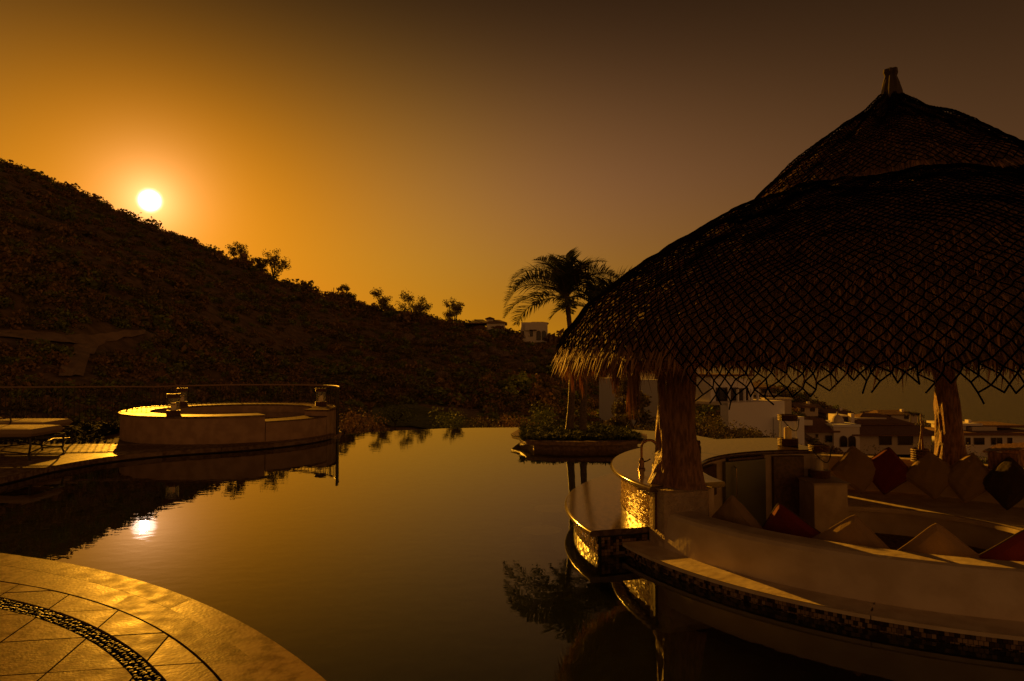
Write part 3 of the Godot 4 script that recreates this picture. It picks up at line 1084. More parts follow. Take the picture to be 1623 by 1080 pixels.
func build_palapa() -> void:
	var hut := thing("palapa", "round thatched palapa roof under a black rope net, on gnarled tree-trunk posts", "palapa", Vector3(C.x, 0, C.y))
	# trunks
	gnarled(hut, Vector3(1.43 - C.x, 0.585, -5.95 - C.y), Vector3(1.50 - C.x, 2.42, -6.0 - C.y), 0.185, 0.20, 3, 1.3)
	gnarled(hut, Vector3(5.47 - C.x, 0.38, -8.58 - C.y), Vector3(5.38 - C.x, 2.42, -8.52 - C.y), 0.145, 0.16, 9, 2.6)
	var p3 := pol(56.0, 2.5) - C
	gnarled(hut, Vector3(p3.x, 0.38, p3.y), Vector3(p3.x, 2.42, p3.y), 0.17, 0.17, 14, 1.8)
	# thatch shells: outside, lip and underside of both tiers
	var under_up := [Vector2(1.28, 1.56), Vector2(0.9, 1.85), Vector2(0.4, 2.2), Vector2(0.02, 2.35)]
	var under_low := [Vector2(3.27, 0.05), Vector2(3.1, 0.28), Vector2(2.6, 0.80), Vector2(1.7, 1.30), Vector2(1.15, 1.52)]
	for tier in 2:
		var prof: Array = [UP_TIER, LOW_TIER][tier]
		var un: Array = [under_up, under_low][tier]
		var l := plen(prof)
		var rows := 34
		var cols := 128
		var st := mb()
		var grid := []
		for j in rows + 1:
			var line := []
			for i in cols:
				line.append(roof_at(prof, TAU * i / cols, l * j / rows, 0.0)[0])
			grid.append(line)
		for q in un:
			var line := []
			for i in cols:
				var an := TAU * i / cols
				line.append(Vector3(cos(an) * q.x, EYE + q.y, sin(an) * q.x))
			grid.append(line)
		for j in grid.size() - 1:
			for i in cols:
				var k := (i + 1) % cols
				quad(st, grid[j][i], grid[j][k], grid[j + 1][k], grid[j + 1][i])
		put(["upper_thatch", "lower_thatch"][tier], done(st), M.thatch, hut)
	# finial: a tied bundle of straw
	var fin := mb()
	lathe(fin, [Vector2(0.12, EYE + 2.56), Vector2(0.1, EYE + 2.64), Vector2(0.088, EYE + 2.72), Vector2(0.074, EYE + 2.79), Vector2(0.058, EYE + 2.845), Vector2(0.052, EYE + 2.865), Vector2(0.064, EYE + 2.9), Vector2(0.06, EYE + 2.935), Vector2(0.02, EYE + 2.945)], 22, Vector3.ZERO, 0.35)
	put("finial", done(fin), M.bark, hut)
	# straw
	var blade := straw_mesh()
	var where := []
	var tint := []
	var lu := plen(UP_TIER)
	var ll := plen(LOW_TIER)
	for i in 30000:
		var up := i < 7000
		var prof: Array = UP_TIER if up else LOW_TIER
		var u := sqrt(rf(0.02, 1.0)) if up else pow(rf(0.06, 1.0), 0.72)
		var s := u * (lu if up else ll)
		var phi := rf(0, TAU)
		var q := roof_at(prof, phi, s, rf(0.0, 0.012))
		var y: Vector3 = -q[1]
		var zz: Vector3 = q[2]
		var b := Basis(y.cross(zz), y, zz) * Basis(Vector3.BACK, rf(-0.3, 0.3)) * Basis(Vector3.RIGHT, rf(-0.05, 0.02)) * Basis(Vector3.UP, rf(-0.6, 0.6))
		where.append(Transform3D(b, q[0]).scaled_local(Vector3(rf(0.008, 0.018), rf(0.08, 0.2), 0.06)))
		tint.append(straw_color())
	scatter("straw", blade, M.straw, where, tint, hut)
	# hanging fringe along the eave
	where = []
	tint = []
	for i in 22000:
		var phi := rf(0, TAU)
		var pd := rad_to_deg(phi)
		var long := smoothstep(141.0, 152.0, pd) * smoothstep(262.0, 235.0, pd)
		var q := roof_at(LOW_TIER, phi, ll - rf(0.0, 0.30), rf(-0.08, 0.006))
		var at: Vector3 = q[0]
		var hang := at.y - EYE
		var ragged := fbm.get_noise_2d(pd * 55.0, 9.0)
		var ln := hang + (rf(-0.04, 0.06) if rng.randf() < 0.92 else rf(0.02, 0.14)) + 0.05 * ragged + long * rf(0.02, 0.14)
		ln = maxf(ln, 0.08)
		var d := Vector3(cos(phi), 0, sin(phi))
		var b := Basis(Vector3(-d.z, 0, d.x), Vector3.UP, -d) * Basis(Vector3.BACK, rf(-0.16, 0.16)) * Basis(Vector3.RIGHT, rf(-0.3, 0.1)) * Basis(Vector3.UP, rf(-1.2, 1.2))
		where.append(Transform3D(b, at).scaled_local(Vector3(rf(0.006, 0.013), ln, 0.25)))
		tint.append(straw_color())
	# a few loose hanks on the pool side
	for h in [[166.0, 0.34], [155.0, 0.30], [151.5, 0.44], [150.5, 0.40], [171.0, 0.3]]:
		for i in 60:
			var phi := deg_to_rad(h[0] + rf(-0.5, 0.5))
			var d := Vector3(cos(phi), 0, sin(phi))
			var b := Basis(Vector3(-d.z, 0, d.x), Vector3.UP, -d) * Basis(Vector3.BACK, rf(-0.12, 0.12)) * Basis(Vector3.UP, rf(-1.2, 1.2))
			where.append(Transform3D(b, Vector3(d.x * 3.30, EYE + 0.04, d.z * 3.30)).scaled_local(Vector3(0.01, h[1] * rf(0.7, 1.1), 0.2)))
			tint.append(straw_color())
	scatter("fringe", blade, M.fringe, where, tint, hut)
	# rope net laid over the thatch
	for tier in 2:
		var prof: Array = [UP_TIER, LOW_TIER][tier]
		var l := plen(prof)
		var n: int = [116, 246][tier]
		var s := 0.04 if tier == 0 else 0.26
		var rows := []
		while s < l + (0.0 if tier == 0 else 0.42):
			rows.append(s)
			var r: float = along(prof, s)[0].x
			s += clampf(TAU * r / n * 0.56, 0.016, 0.07)
		var v := PackedVector3Array()
		var nn := PackedVector3Array()
		var idx := PackedInt32Array()
		var prev := []
		for j in rows.size():
			var line := []
			for i in n:
				var phi: float = TAU * (i + (0.5 if j % 2 else 0.0)) / n + 0.007 * fbm.get_noise_2d(i * 40.0, j * 40.0) + 0.02 * sin(rows[j] * 1.1 + 3.0 * TAU * i / n)
				var q := roof_at(prof, phi, rows[j], 0.042)
				var keep: bool = rows[j] < l + net_end(fposmod(rad_to_deg(phi), 360.0)) + 0.03 * fbm.get_noise_2d(i * 90.0, 4.0)
				if tier == 0:
					keep = rows[j] < l - 0.02
				var p: Vector3 = q[0]
				if tier == 1 and rows[j] > l:
					p += Vector3(fbm.get_noise_2d(i * 70.0, j * 60.0), 0.5 * fbm.get_noise_2d(i * 70.0 + 500.0, j * 60.0), fbm.get_noise_2d(i * 70.0 + 900.0, j * 60.0)) * 0.045
				line.append([p, q[2], keep])
			if prev.size():
				for i in n:
					for k in 2:
						var o: int = posmod(i + ((k) if j % 2 else (k - 1)), n)
						var a: Array = prev[o]
						var b: Array = line[i]
						if a[2] and (b[2] or rng.randf() < 0.25):
							rope(v, nn, idx, a[0], b[0], b[1], (0.0050 if tier else 0.0046) * (0.4 + 0.6 * minf(1.0, Vector2(b[0].x, b[0].z).length() / (3.0 if tier else 1.4))))
			prev = line
		put("rope_net", raw_mesh(v, idx, nn), M.rope, hut)

func rope(v: PackedVector3Array, nn: PackedVector3Array, idx: PackedInt32Array, a: Vector3, b: Vector3, n: Vector3, r: float) -> void:
	var d := (b - a).normalized()
	var u := n.cross(d).normalized()
	var w := d.cross(u)
	var o := v.size()
	var e := d * r * 0.6
	for k in 4:
		var dir: Vector3 = u * [1.0, 0.0, -1.0, 0.0][k] + w * [0.0, 1.0, 0.0, -1.0][k]
		v.append(a - e + dir * r)
		v.append(b + e + dir * r)
		nn.append(dir)
		nn.append(dir)
	for k in 4:
		var l := (k + 1) % 4
		idx.append_array(PackedInt32Array([o + k * 2, o + l * 2, o + l * 2 + 1, o + k * 2, o + l * 2 + 1, o + k * 2 + 1]))

func gnarled(hut: Node3D, a: Vector3, b: Vector3, r0: float, r1: float, sd: int, twist: float) -> void:
	var st := mb()
	var rows := 56
	var sides := 40
	var grid := []
	for j in rows + 1:
		var t := float(j) / rows
		var c := a.lerp(b, t) + Vector3(sin(t * 5.0 + sd), 0, cos(t * 4.0 + sd * 2.0)) * 0.035 * sin(PI * t)
		var line := []
		var flare := 1.0 + 0.32 * exp(-t * 14.0) + 0.12 * smoothstep(0.6, 1.0, t)
		for i in sides:
			var an := TAU * i / sides
			var w := an + twist * t
			var r := lerpf(r0, r1, t) * flare
			r *= 0.86 + 0.17 * sin(2.0 * w + sd) + 0.10 * sin(3.0 * w - t * 4.0 + sd * 1.7) + 0.05 * sin(7.0 * w + t * 3.0)
			var crease := exp(-pow(sin(0.5 * (w * 1.0 + sd)) * 7.0, 2.0)) + exp(-pow(sin(0.5 * (w + 2.4 + sd)) * 8.0, 2.0))
			r *= 1.0 - 0.26 * crease * smoothstep(0.0, 0.2, t)
			r += fbm.get_noise_3d(cos(an) * 70.0 + sd * 31.0, t * 90.0, sin(an) * 70.0) * 0.035
			line.append(c + Vector3(cos(an) * r, 0, -sin(an) * r))
		grid.append(line)
	for j in rows:
		for i in sides:
			var k := (i + 1) % sides
			quad(st, grid[j][i], grid[j][k], grid[j + 1][k], grid[j + 1][i])
	put("post", done(st), M.post, hut)

# ------------------------------------------------------------------ planted island
func build_island() -> void:
	var out := PackedVector2Array([Vector2(0.16, -14.0), Vector2(0.33, -13.62), Vector2(0.42, -13.0), Vector2(0.75, -12.83), Vector2(1.2, -12.76), Vector2(1.97, -12.85), Vector2(2.42, -13.2), Vector2(2.55, -13.9), Vector2(2.35, -14.7), Vector2(1.7, -15.25), Vector2(0.9, -15.3), Vector2(0.3, -14.85)])
	var isle := thing("island_planter", "low stone planter island standing in the pool, filled with ground cover", "planter", Vector3.ZERO)
	if area(out) > 0:
		out.reverse()
	var inn := inset(out, -0.17)
	slab("wall", out, -1.3, 0.115, M.island_wall, isle)
	slab("water_course", inset(out, 0.03), -1.3, 0.05, M.island_wall, isle, 0.012)
	var n := out.size()
	for i in n:
		var j := (i + 1) % n
		var a := inset(out, 0.035)
		var d := (out[j] - out[i]).normalized() * 0.004
		slab("rim_stone", PackedVector2Array([a[i] + d, a[j] - d, inn[j] - d, inn[i] + d]), 0.117, 0.185, M.island_wall, isle, 0.012)
	slab("soil", inset(out, -0.15), 0.1, 0.16, M.earth, isle)
	# ground cover
	var tuft := tuft_mesh(26, 0.12, 0.011, 71)
	var where := []
	var tint := []
	for i in 900:
		var p := Vector2(rf(0.2, 2.5), rf(-15.2, -12.9))
		if Geometry2D.is_point_in_polygon(p, inset(out, -0.2)):
			where.append(Transform3D(Basis(Vector3.UP, rf(0, TAU)) * Basis(Vector3.RIGHT, rf(-0.3, 0.3)), Vector3(p.x, 0.155, p.y)).scaled_local(Vector3.ONE * rf(0.6, 1.25)))
			var k := rf(0.6, 1.25)
			tint.append(Color(0.085 * k, 0.10 * k, 0.022 * k))
	var g := scatter("ground_cover", tuft, M.leaf, where, tint)
	g.set_meta("label", "low green ground cover spilling over the island planter")
	g.set_meta("category", "ground cover")
	palm("palm_tree", "short palm with the taller left crown growing from the island planter", Vector3(1.2, 0.13, -14.4), Vector3(1.15, 3.05, -14.4), 0.062, 4, [[178, 74, 165, 1.75], [168, 18, 80, 1.5], [190, 42, 120, 1.6], [150, 62, 120, 1.55], [100, 80, 80, 1.45], [60, 74, 95, 1.5], [40, 66, 110, 1.4], [10, 55, 110, 1.5], [-30, 60, 115, 1.5], [-70, 70, 110, 1.4], [-110, 62, 120, 1.5], [-150, 50, 110, 1.5], [120, 40, 100, 1.4], [200, 5, 75, 1.35], [80, 30, 100, 1.3], [-10, 20, 90, 1.3], [140, 80, 80, 1.35], [20, 78, 85, 1.35], [-95, 80, 90, 1.3]])
	palm("palm_tree", "short palm with leaning trunk beside its twin on the island planter", Vector3(1.46, 0.13, -14.1), Vector3(1.78, 2.75, -14.2), 0.056, 6, [[170, 30, 90, 1.1], [140, 70, 120, 1.2], [90, 78, 90, 1.3], [50, 70, 100, 1.3], [20, 55, 100, 1.3], [-20, 50, 100, 1.3], [-60, 65, 110, 1.2], [-100, 60, 110, 1.2], [-140, 45, 100, 1.2], [0, 76, 90, 1.35], [65, 40, 90, 1.2]])

func palm(called: String, label: String, a: Vector3, b: Vector3, r: float, sd: int, fronds: Array) -> void:
	var t := thing(called, label, "palm tree", a)
	var st := mb()
	var pts := []
	var rad := []
	for i in 26:
		var f := i / 25.0
		var p := (b - a) * f + Vector3(-0.09 * sin(PI * f) * signf(b.x - a.x + 0.05), 0, 0.03 * sin(TAU * f))
		pts.append(p)
		rad.append(r * (1.25 - 0.45 * f + 0.35 * exp(-f * 12.0)) * (1.0 + (0.05 if i % 2 else -0.03)))
	pillar(st, pts, rad, 14)
	put("trunk", done(st), M.palm_trunk, t)
	for q in fronds:
		st = mb()
		st.set_smooth_group(-1)
		var az := deg_to_rad(q[0])
		var dir := Vector3(cos(az), 0, -sin(az))
		var e := deg_to_rad(q[1])
		var p: Vector3 = b - a + Vector3(0, -0.05, 0)
		var n := 30
		var line := [p]
		var step: float = q[3] / n
		for i in n:
			e -= deg_to_rad(q[2]) / n * (0.5 + float(i) / n)
			p += (dir * cos(e) + Vector3.UP * sin(e)) * step
			line.append(p)
		var side := dir.cross(Vector3.UP)
		var roll := rf(-0.5, 0.5)
		st.set_color(Color(0.10, 0.085, 0.03))
		var rr := []
		for i in n + 1:
			rr.append(0.014 * (1.0 - 0.85 * i / n))
		pillar(st, line, rr, 5, false)
		for i in range(4, n + 1):
			var f := float(i) / n
			var tan_: Vector3 = (line[i] - line[i - 1]).normalized()
			var up := side.cross(tan_)
			for s in [-1.0, 1.0]:
				for h in 2:
					var ln := (0.47 * sin(PI * (0.16 + 0.80 * f)) + 0.05) * rf(0.85, 1.1)
					var d: Vector3 = (tan_ * rf(0.5, 0.85) + side.rotated(tan_, roll) * s * rf(0.75, 1.0) + up * rf(0.05, 0.45)).normalized()
					var base: Vector3 = line[i] - tan_ * step * 0.5 * h
					var mid := base + d * ln * 0.5
					var tip := base + d * ln * 0.94 + Vector3(0, -0.16 * ln * rf(0.3, 1.3), 0)
					var wv := d.cross(up).normalized() * 0.012
					var k := rf(0.65, 1.3)
					st.set_color(Color(0.062 * k, 0.072 * k, 0.016 * k) if rng.randf() > 0.08 else Color(0.17, 0.11, 0.04))
					quad(st, base - wv * 0.6, base + wv * 0.6, mid + wv, mid - wv)
					tri(st, mid - wv, mid + wv, tip)
		put("frond", done(st), M.leaf, t)

func tuft_mesh(n: int, h: float, w: float, sd: int) -> ArrayMesh:
	var r := RandomNumberGenerator.new()
	r.seed = sd
	var st := mb()
	st.set_smooth_group(-1)
	for i in n:
		var an := r.randf_range(0, TAU)
		var d := Vector3(cos(an), 0, sin(an))
		var s := Vector3(-d.z, 0, d.x) * w
		var b := d * r.randf_range(0, 0.05)
		var hh := h * r.randf_range(0.5, 1.15)
		var m := b + d * hh * 0.35 + Vector3(0, hh * 0.7, 0)
		var t := b + d * hh * r.randf_range(0.6, 1.1) + Vector3(0, hh * r.randf_range(0.6, 1.0), 0)
		var k := r.randf_range(0.7, 1.2)
		st.set_color(Color(k, k, k))
		quad(st, b - s * 0.5, b + s * 0.5, m + s, m - s)
		tri(st, m - s, m + s, t)
	return done(st)

# ------------------------------------------------------------------ lanterns
func build_lanterns() -> void:
	var root := thing("lantern", "glass lantern with rattan bands on the spa rim beside the spill lip side, nearest the pool", "lantern", Vector3(-6.55, 0.626, -13.24), 0.4, "rattan lanterns")
	var st := mb()
	for k in 5:
		lathe(st, [Vector2(0.10, 0.0 + k * 0.02), Vector2(0.128, 0.002 + k * 0.02), Vector2(0.134, 0.01 + k * 0.02), Vector2(0.128, 0.018 + k * 0.02), Vector2(0.10, 0.02 + k * 0.02)], 26)
	lathe(st, [Vector2(0.001, 0.001), Vector2(0.12, 0.001), Vector2(0.12, 0.03), Vector2(0.001, 0.03)], 20)
	put("base_band", done(st), M.rattan, root)
	st = mb()
	for k in 4:
		lathe(st, [Vector2(0.10, 0.335 + k * 0.021), Vector2(0.126, 0.337 + k * 0.021), Vector2(0.132, 0.345 + k * 0.021), Vector2(0.126, 0.354 + k * 0.021), Vector2(0.10, 0.356 + k * 0.021)], 26)
	put("top_band", done(st), M.rattan, root)
	st = mb()
	lathe(st, [Vector2(0.112, 0.05), Vector2(0.112, 0.40)], 32)
	put("glass", done(st), M.glass, root)
	st = mb()
	lathe(st, [Vector2(0.001, 0.03), Vector2(0.05, 0.031), Vector2(0.05, 0.235), Vector2(0.042, 0.243), Vector2(0.012, 0.238), Vector2(0.001, 0.238)], 22)
	var candle := put("candle", done(st), M.candle, root)
	st = mb()
	pillar(st, [Vector3(0, 0.236, 0), Vector3(0.002, 0.248, 0), Vector3(0.004, 0.256, 0.001)], [0.0015, 0.0015, 0.001], 5)
	put("wick", done(st), M.iron, candle)
	st = mb()
	var pts := []
	var rad := []
	for i in 15:
		var f := i / 14.0
		pts.append(Vector3(lerpf(-0.134, 0.134, f), 0.36 - 0.15 * sin(PI * f), 0.06 + 0.085 * sin(PI * f)))
		rad.append(0.006)
	pillar(st, pts, rad, 6)
	put("handle", done(st), M.rope, root)
	for q in [
		[Vector3(-7.79, 0.626, -16.14), 0.9, 1.0, "glass lantern with rattan bands on the far spa rim beside the railing, left side"],
		[Vector3(-4.51, 0.626, -16.14), -0.3, 1.0, "glass lantern with rattan bands on the spa rim by the railing's end post"],
		[Vector3(3.48, 0.602, -8.64), 0.3, 0.93, "glass lantern with rattan bands standing on the polished bar counter"],
		[Vector3(3.68, 0.272, -8.22), 0.2, 0.93, "glass lantern with rattan bands on the plaster pier between bar and bench"]]:
		var c := root.duplicate()
		c.name = numbered("lantern")
		add_child(c)
		c.position = q[0]
		c.rotation.y = q[1]
		c.scale = Vector3.ONE * q[2]
		tag(c, q[3], "lantern", "rattan lanterns")
	root.set_meta("label", "glass lantern with rattan bands on the near spa rim, closest to the terrace")

# ------------------------------------------------------------------ loungers
func build_loungers() -> void:
	var l := thing("sun_lounger", "dark metal sun lounger with a tan cushion at the terrace edge", "sun lounger", Vector3(-7.62, 0.1, -11.27), 0.04, "sun loungers on the terrace")
	# foot end at x = 0, head towards -x, width along z
	var st := mb()
	for s in [-1.0, 1.0]:
		pillar(st, [Vector3(0.02, 0.34, 0.40 * s), Vector3(-0.3, 0.345, 0.42 * s), Vector3(-1.9, 0.345, 0.42 * s)], [0.016, 0.016, 0.016], 8)
	pillar(st, [Vector3(0.02, 0.34, 0.40), Vector3(0.05, 0.33, 0.2), Vector3(0.06, 0.325, 0.0), Vector3(0.05, 0.33, -0.2), Vector3(0.02, 0.34, -0.40)], [0.018, 0.018, 0.018, 0.018, 0.018], 8)
	for x in [-0.45, -0.9, -1.35]:
		pillar(st, [Vector3(x, 0.335, 0.42), Vector3(x, 0.335, -0.42)], [0.012, 0.012], 6)
	put("frame", done(st), M.iron, l)
	for q in [[-0.03, 1.0], [-0.03, -1.0], [-1.15, 1.0], [-1.15, -1.0], [-1.85, 1.0], [-1.85, -1.0]]:
		st = mb()
		var s: float = q[1]
		var x: float = q[0]
		pillar(st, [Vector3(x, 0.345, 0.41 * s), Vector3(x + 0.015, 0.22, 0.43 * s), Vector3(x - 0.01, 0.08, 0.43 * s), Vector3(x + 0.02, 0.0, 0.45 * s)], [0.019, 0.016, 0.015, 0.02], 8)
		put("leg", done(st), M.iron, l)
	st = mb()
	for s in [-1.0, 1.0]:
		pillar(st, [Vector3(-0.03, 0.10, 0.43 * s), Vector3(-0.6, 0.16, 0.42 * s), Vector3(-1.15, 0.10, 0.43 * s)], [0.011, 0.011, 0.011], 6)
	pillar(st, [Vector3(-0.02, 0.12, 0.43), Vector3(-0.1, 0.15, 0.0), Vector3(-0.02, 0.12, -0.43)], [0.011, 0.011, 0.011], 6)
	put("stretcher", done(st), M.iron, l)
	for s in [-1.0, 1.0]:
		st = mb()
		pillar(st, [Vector3(-0.98, 0.34, 0.43 * s), Vector3(-0.92, 0.55, 0.46 * s), Vector3(-0.94, 0.64, 0.46 * s), Vector3(-1.02, 0.67, 0.46 * s), Vector3(-1.5, 0.66, 0.46 * s), Vector3(-1.75, 0.62, 0.45 * s)], [0.014, 0.014, 0.014, 0.016, 0.016, 0.014], 8)
		put("armrest", done(st), M.iron, l)
	st = mb()
	cushion(st, Vector3(-0.64, 0.425, 0.0), Vector3(1.28, 0.135, 0.84), Transform3D.IDENTITY)
	put("seat_cushion", done(st), M.fabric.lounge, l)
	st = mb()
	cushion(st, Vector3(0.36, 0.0, 0.0), Vector3(0.74, 0.135, 0.84), Transform3D(Basis(Vector3.BACK, PI - 0.55), Vector3(-1.28, 0.43, 0)))
	put("back_cushion", done(st), M.fabric.lounge, l)
	var c := l.duplicate()
	c.name = numbered("sun_lounger")
	add_child(c)
	c.position = Vector3(-8.30, 0.1, -12.55)
	tag(c, "dark metal sun lounger with a tan cushion beside the planting bed", "sun lounger", "sun loungers on the terrace")

func cushion(st: SurfaceTool, c: Vector3, s: Vector3, t: Transform3D) -> void:
	# soft box: rounded edges, slightly domed
	var n := 10
	for face in 2:
		var sg := 1.0 if face == 0 else -1.0
		var grid := []
		for i in n + 1:
			var line := []
			for j in n + 1:
				var u := -1.0 + 2.0 * i / n
				var v := -1.0 + 2.0 * j / n
				var uu := signf(u) * (1.0 - pow(1.0 - absf(u), 1.6))
				var vv := signf(v) * (1.0 - pow(1.0 - absf(v), 1.6))
				var e := maxf(absf(uu), absf(vv))
				var drop := pow(maxf(0.0, (e - 0.86) / 0.14), 2.2) * 0.42
				var y := sg * s.y * (0.5 - drop + 0.08 * (1.0 - uu * uu) * (1.0 - vv * vv))
				line.append(t * (c + Vector3(uu * s.x * 0.5, y, vv * s.z * 0.5)))
			grid.append(line)
		for i in n:
			for j in n:
				if face == 0:
					quad(st, grid[i][j], grid[i][j + 1], grid[i + 1][j + 1], grid[i + 1][j])
				else:
					quad(st, grid[i][j], grid[i + 1][j], grid[i + 1][j + 1], grid[i][j + 1])
	# side skirt joining both faces
	for k in 4:
		for i in n:
			var ends := []
			for q in [i, i + 1]:
				var u := -1.0 + 2.0 * float(q) / n
				var uu := signf(u) * (1.0 - pow(1.0 - absf(u), 1.6))
				ends.append([Vector2(uu, 1), Vector2(1, -uu), Vector2(-uu, -1), Vector2(-1, uu)][k])
			var h := s.y * 0.08
			var a := Vector3(ends[0].x * s.x * 0.5, 0, ends[0].y * s.z * 0.5)
			var b := Vector3(ends[1].x * s.x * 0.5, 0, ends[1].y * s.z * 0.5)
			quad(st, t * (c + a + Vector3(0, -h, 0)), t * (c + b + Vector3(0, -h, 0)), t * (c + b + Vector3(0, h, 0)), t * (c + a + Vector3(0, h, 0)))

# ------------------------------------------------------------------ railing
func build_railing() -> void:
	var s := Vector2(-6.15, -15.14)
	var line := []
	for i in 40:
		var a := deg_to_rad(-3.0 - i * 4.05)
		line.append(s + Vector2(cos(a), sin(a)) * 2.25)
	for q in [Vector2(-8.9, -16.0), Vector2(-10.2, -15.75), Vector2(-12.0, -15.6), Vector2(-14.0, -15.5)]:
		line.append(q)
	slab("rear_ledge", ring_band(Vector2.ZERO, -165, -2, 50, 2.19, 2.31), -4.0, 0.04, M.spa_wall, get_node("raised_spa"))
	var r := thing("railing", "thin dark metal railing with a curved handrail behind the spa and terrace", "railing", Vector3(s.x, 0, s.y))
	var pts := []
	var low := []
	var rad := []
	var rad2 := []
	for q in line:
		pts.append(Vector3(q.x - s.x, 1.08, q.y - s.y))
		low.append(Vector3(q.x - s.x, 0.18, q.y - s.y))
		rad.append(0.02)
		rad2.append(0.011)
	var st := mb()
	pillar(st, pts, rad, 8)
	put("handrail", done(st), M.rail, r)
	st = mb()
	pillar(st, low, rad2, 6)
	put("bottom_rail", done(st), M.iron, r)
	var bal := mb()
	pillar(bal, [Vector3(0, 0.04, 0), Vector3(0, 1.075, 0)], [0.0075, 0.0075], 6)
	var bm := done(bal)
	var pst := mb()
	pillar(pst, [Vector3(0, 0.0, 0), Vector3(0, 1.08, 0)], [0.02, 0.02], 8)
	var pm := done(pst)
	var c := Curve2D.new()
	for q in line:
		c.add_point(q - s)
	var d := 0.0
	var k := 0
	while d < c.get_baked_length():
		var p := c.sample_baked(d)
		if k % 12 == 0:
			put("post", pm, M.iron, r, Vector3(p.x, 0.0, p.y))
		else:
			put("baluster", bm, M.iron, r, Vector3(p.x, 0.0, p.y))
		d += 0.115
		k += 1

# ------------------------------------------------------------------ pillows
func pillow_mesh() -> ArrayMesh:
	var st := mb()
	var n := 14
	for face in 2:
		var sg := 1.0 if face == 0 else -1.0
		var grid := []
		for i in n + 1:
			var line := []
			for j in n + 1:
				var u := -1.0 + 2.0 * i / n
				var v := -1.0 + 2.0 * j / n
				var w := pow((1.0 - u * u) * (1.0 - v * v), 0.42)
				var soft := 1.0 - 0.075 * pow(u * v, 4.0)
				var px := u * soft * (1.0 - 0.06 * (1.0 - v * v)) * 0.255
				var py := v * soft * (1.0 - 0.06 * (1.0 - u * u)) * 0.255
				var wr := (0.010 * sin(u * 9.0 + v * 4.0) + 0.008 * sin(v * 11.0 - u * 5.0)) * (1.0 - w * 0.7) * w
				line.append(Vector3(px, py, sg * (0.078 * w + wr * sg)))
			grid.append(line)
		for i in n:
			for j in n:
				if face == 0:
					quad(st, grid[i][j], grid[i + 1][j], grid[i + 1][j + 1], grid[i][j + 1])
				else:
					quad(st, grid[i][j], grid[i][j + 1], grid[i + 1][j + 1], grid[i + 1][j])
	return done(st)

func build_pillows() -> void:
	var pm := pillow_mesh()
	var pp := mb()
	var pts := []
	var rad := []
	for k in 57:
		var f := k / 14.0
		var e := int(f) % 4
		var u := (f - int(f)) * 2.0 - 1.0
		var q := [Vector2(u, -1), Vector2(1, u), Vector2(-u, 1), Vector2(-1, -u)][e] as Vector2
		var soft := 1.0 - 0.075 * pow(q.x * q.y, 4.0)
		pts.append(Vector3(q.x * soft * (1.0 - 0.06 * (1.0 - q.y * q.y)) * 0.255, q.y * soft * (1.0 - 0.06 * (1.0 - q.x * q.x)) * 0.255, 0))
		rad.append(0.0055)
	pillar(pp, pts, rad, 6, false)
	var edge := done(pp)
	var sets := [
		[-73.0, 2.17, "tan", 0.10, "tan cushion at the end of the far bench, beside the lantern pier"],
		[-64.0, 2.19, "red", -0.12, "red cushion on the far bench between two tan ones"],
		[-51.5, 2.17, "tan", 0.18, "tan cushion on the far bench in front of the twisted post"],
		[-41.0, 2.17, "tan", -0.05, "tan cushion on the far bench, between the twisted post and a dark cushion"],
		[-30.0, 2.14, "brown", 0.1, "dark brown cushion on the far bench"],
		[151.0, 2.19, "tan", 0.08, "tan cushion behind the near bench wall, beside the near post"],
		[139.5, 2.12, "red", -0.15, "dark red cushion behind the near bench wall, in front of the bar cupboard"],
		[127.0, 2.19, "tan", 0.1, "tan cushion behind the near bench wall, in front of the pier"],
		[113.5, 2.2, "tan", -0.06, "tan cushion with a sunlit edge behind the near bench wall"],
		[101.5, 2.2, "red", 0.05, "bright red cushion behind the near bench wall"]]
	for q in sets:
		var phi: float = q[0]
		var o := pol(phi, q[1])
		var c := thing("cushion", q[4], "cushion", Vector3(o.x, 0.275, o.y), 0.0, "cushions on the bench")
		# face the centre, lean back against the wall, a corner up
		var inward := Vector3(-cos(deg_to_rad(phi)), 0, -sin(deg_to_rad(phi)))
		var b := Basis(Vector3.UP.cross(inward), Vector3.UP, inward) * Basis(Vector3.RIGHT, -0.36) * Basis(Vector3.BACK, PI * 0.25 + q[3])
		c.basis = b.scaled(Vector3.ONE * 0.92)
		put("cover", pm, M.fabric[q[2]], c)
		put("piping", edge, M.piping if q[2] != "tan" else M.fabric.tan, c)

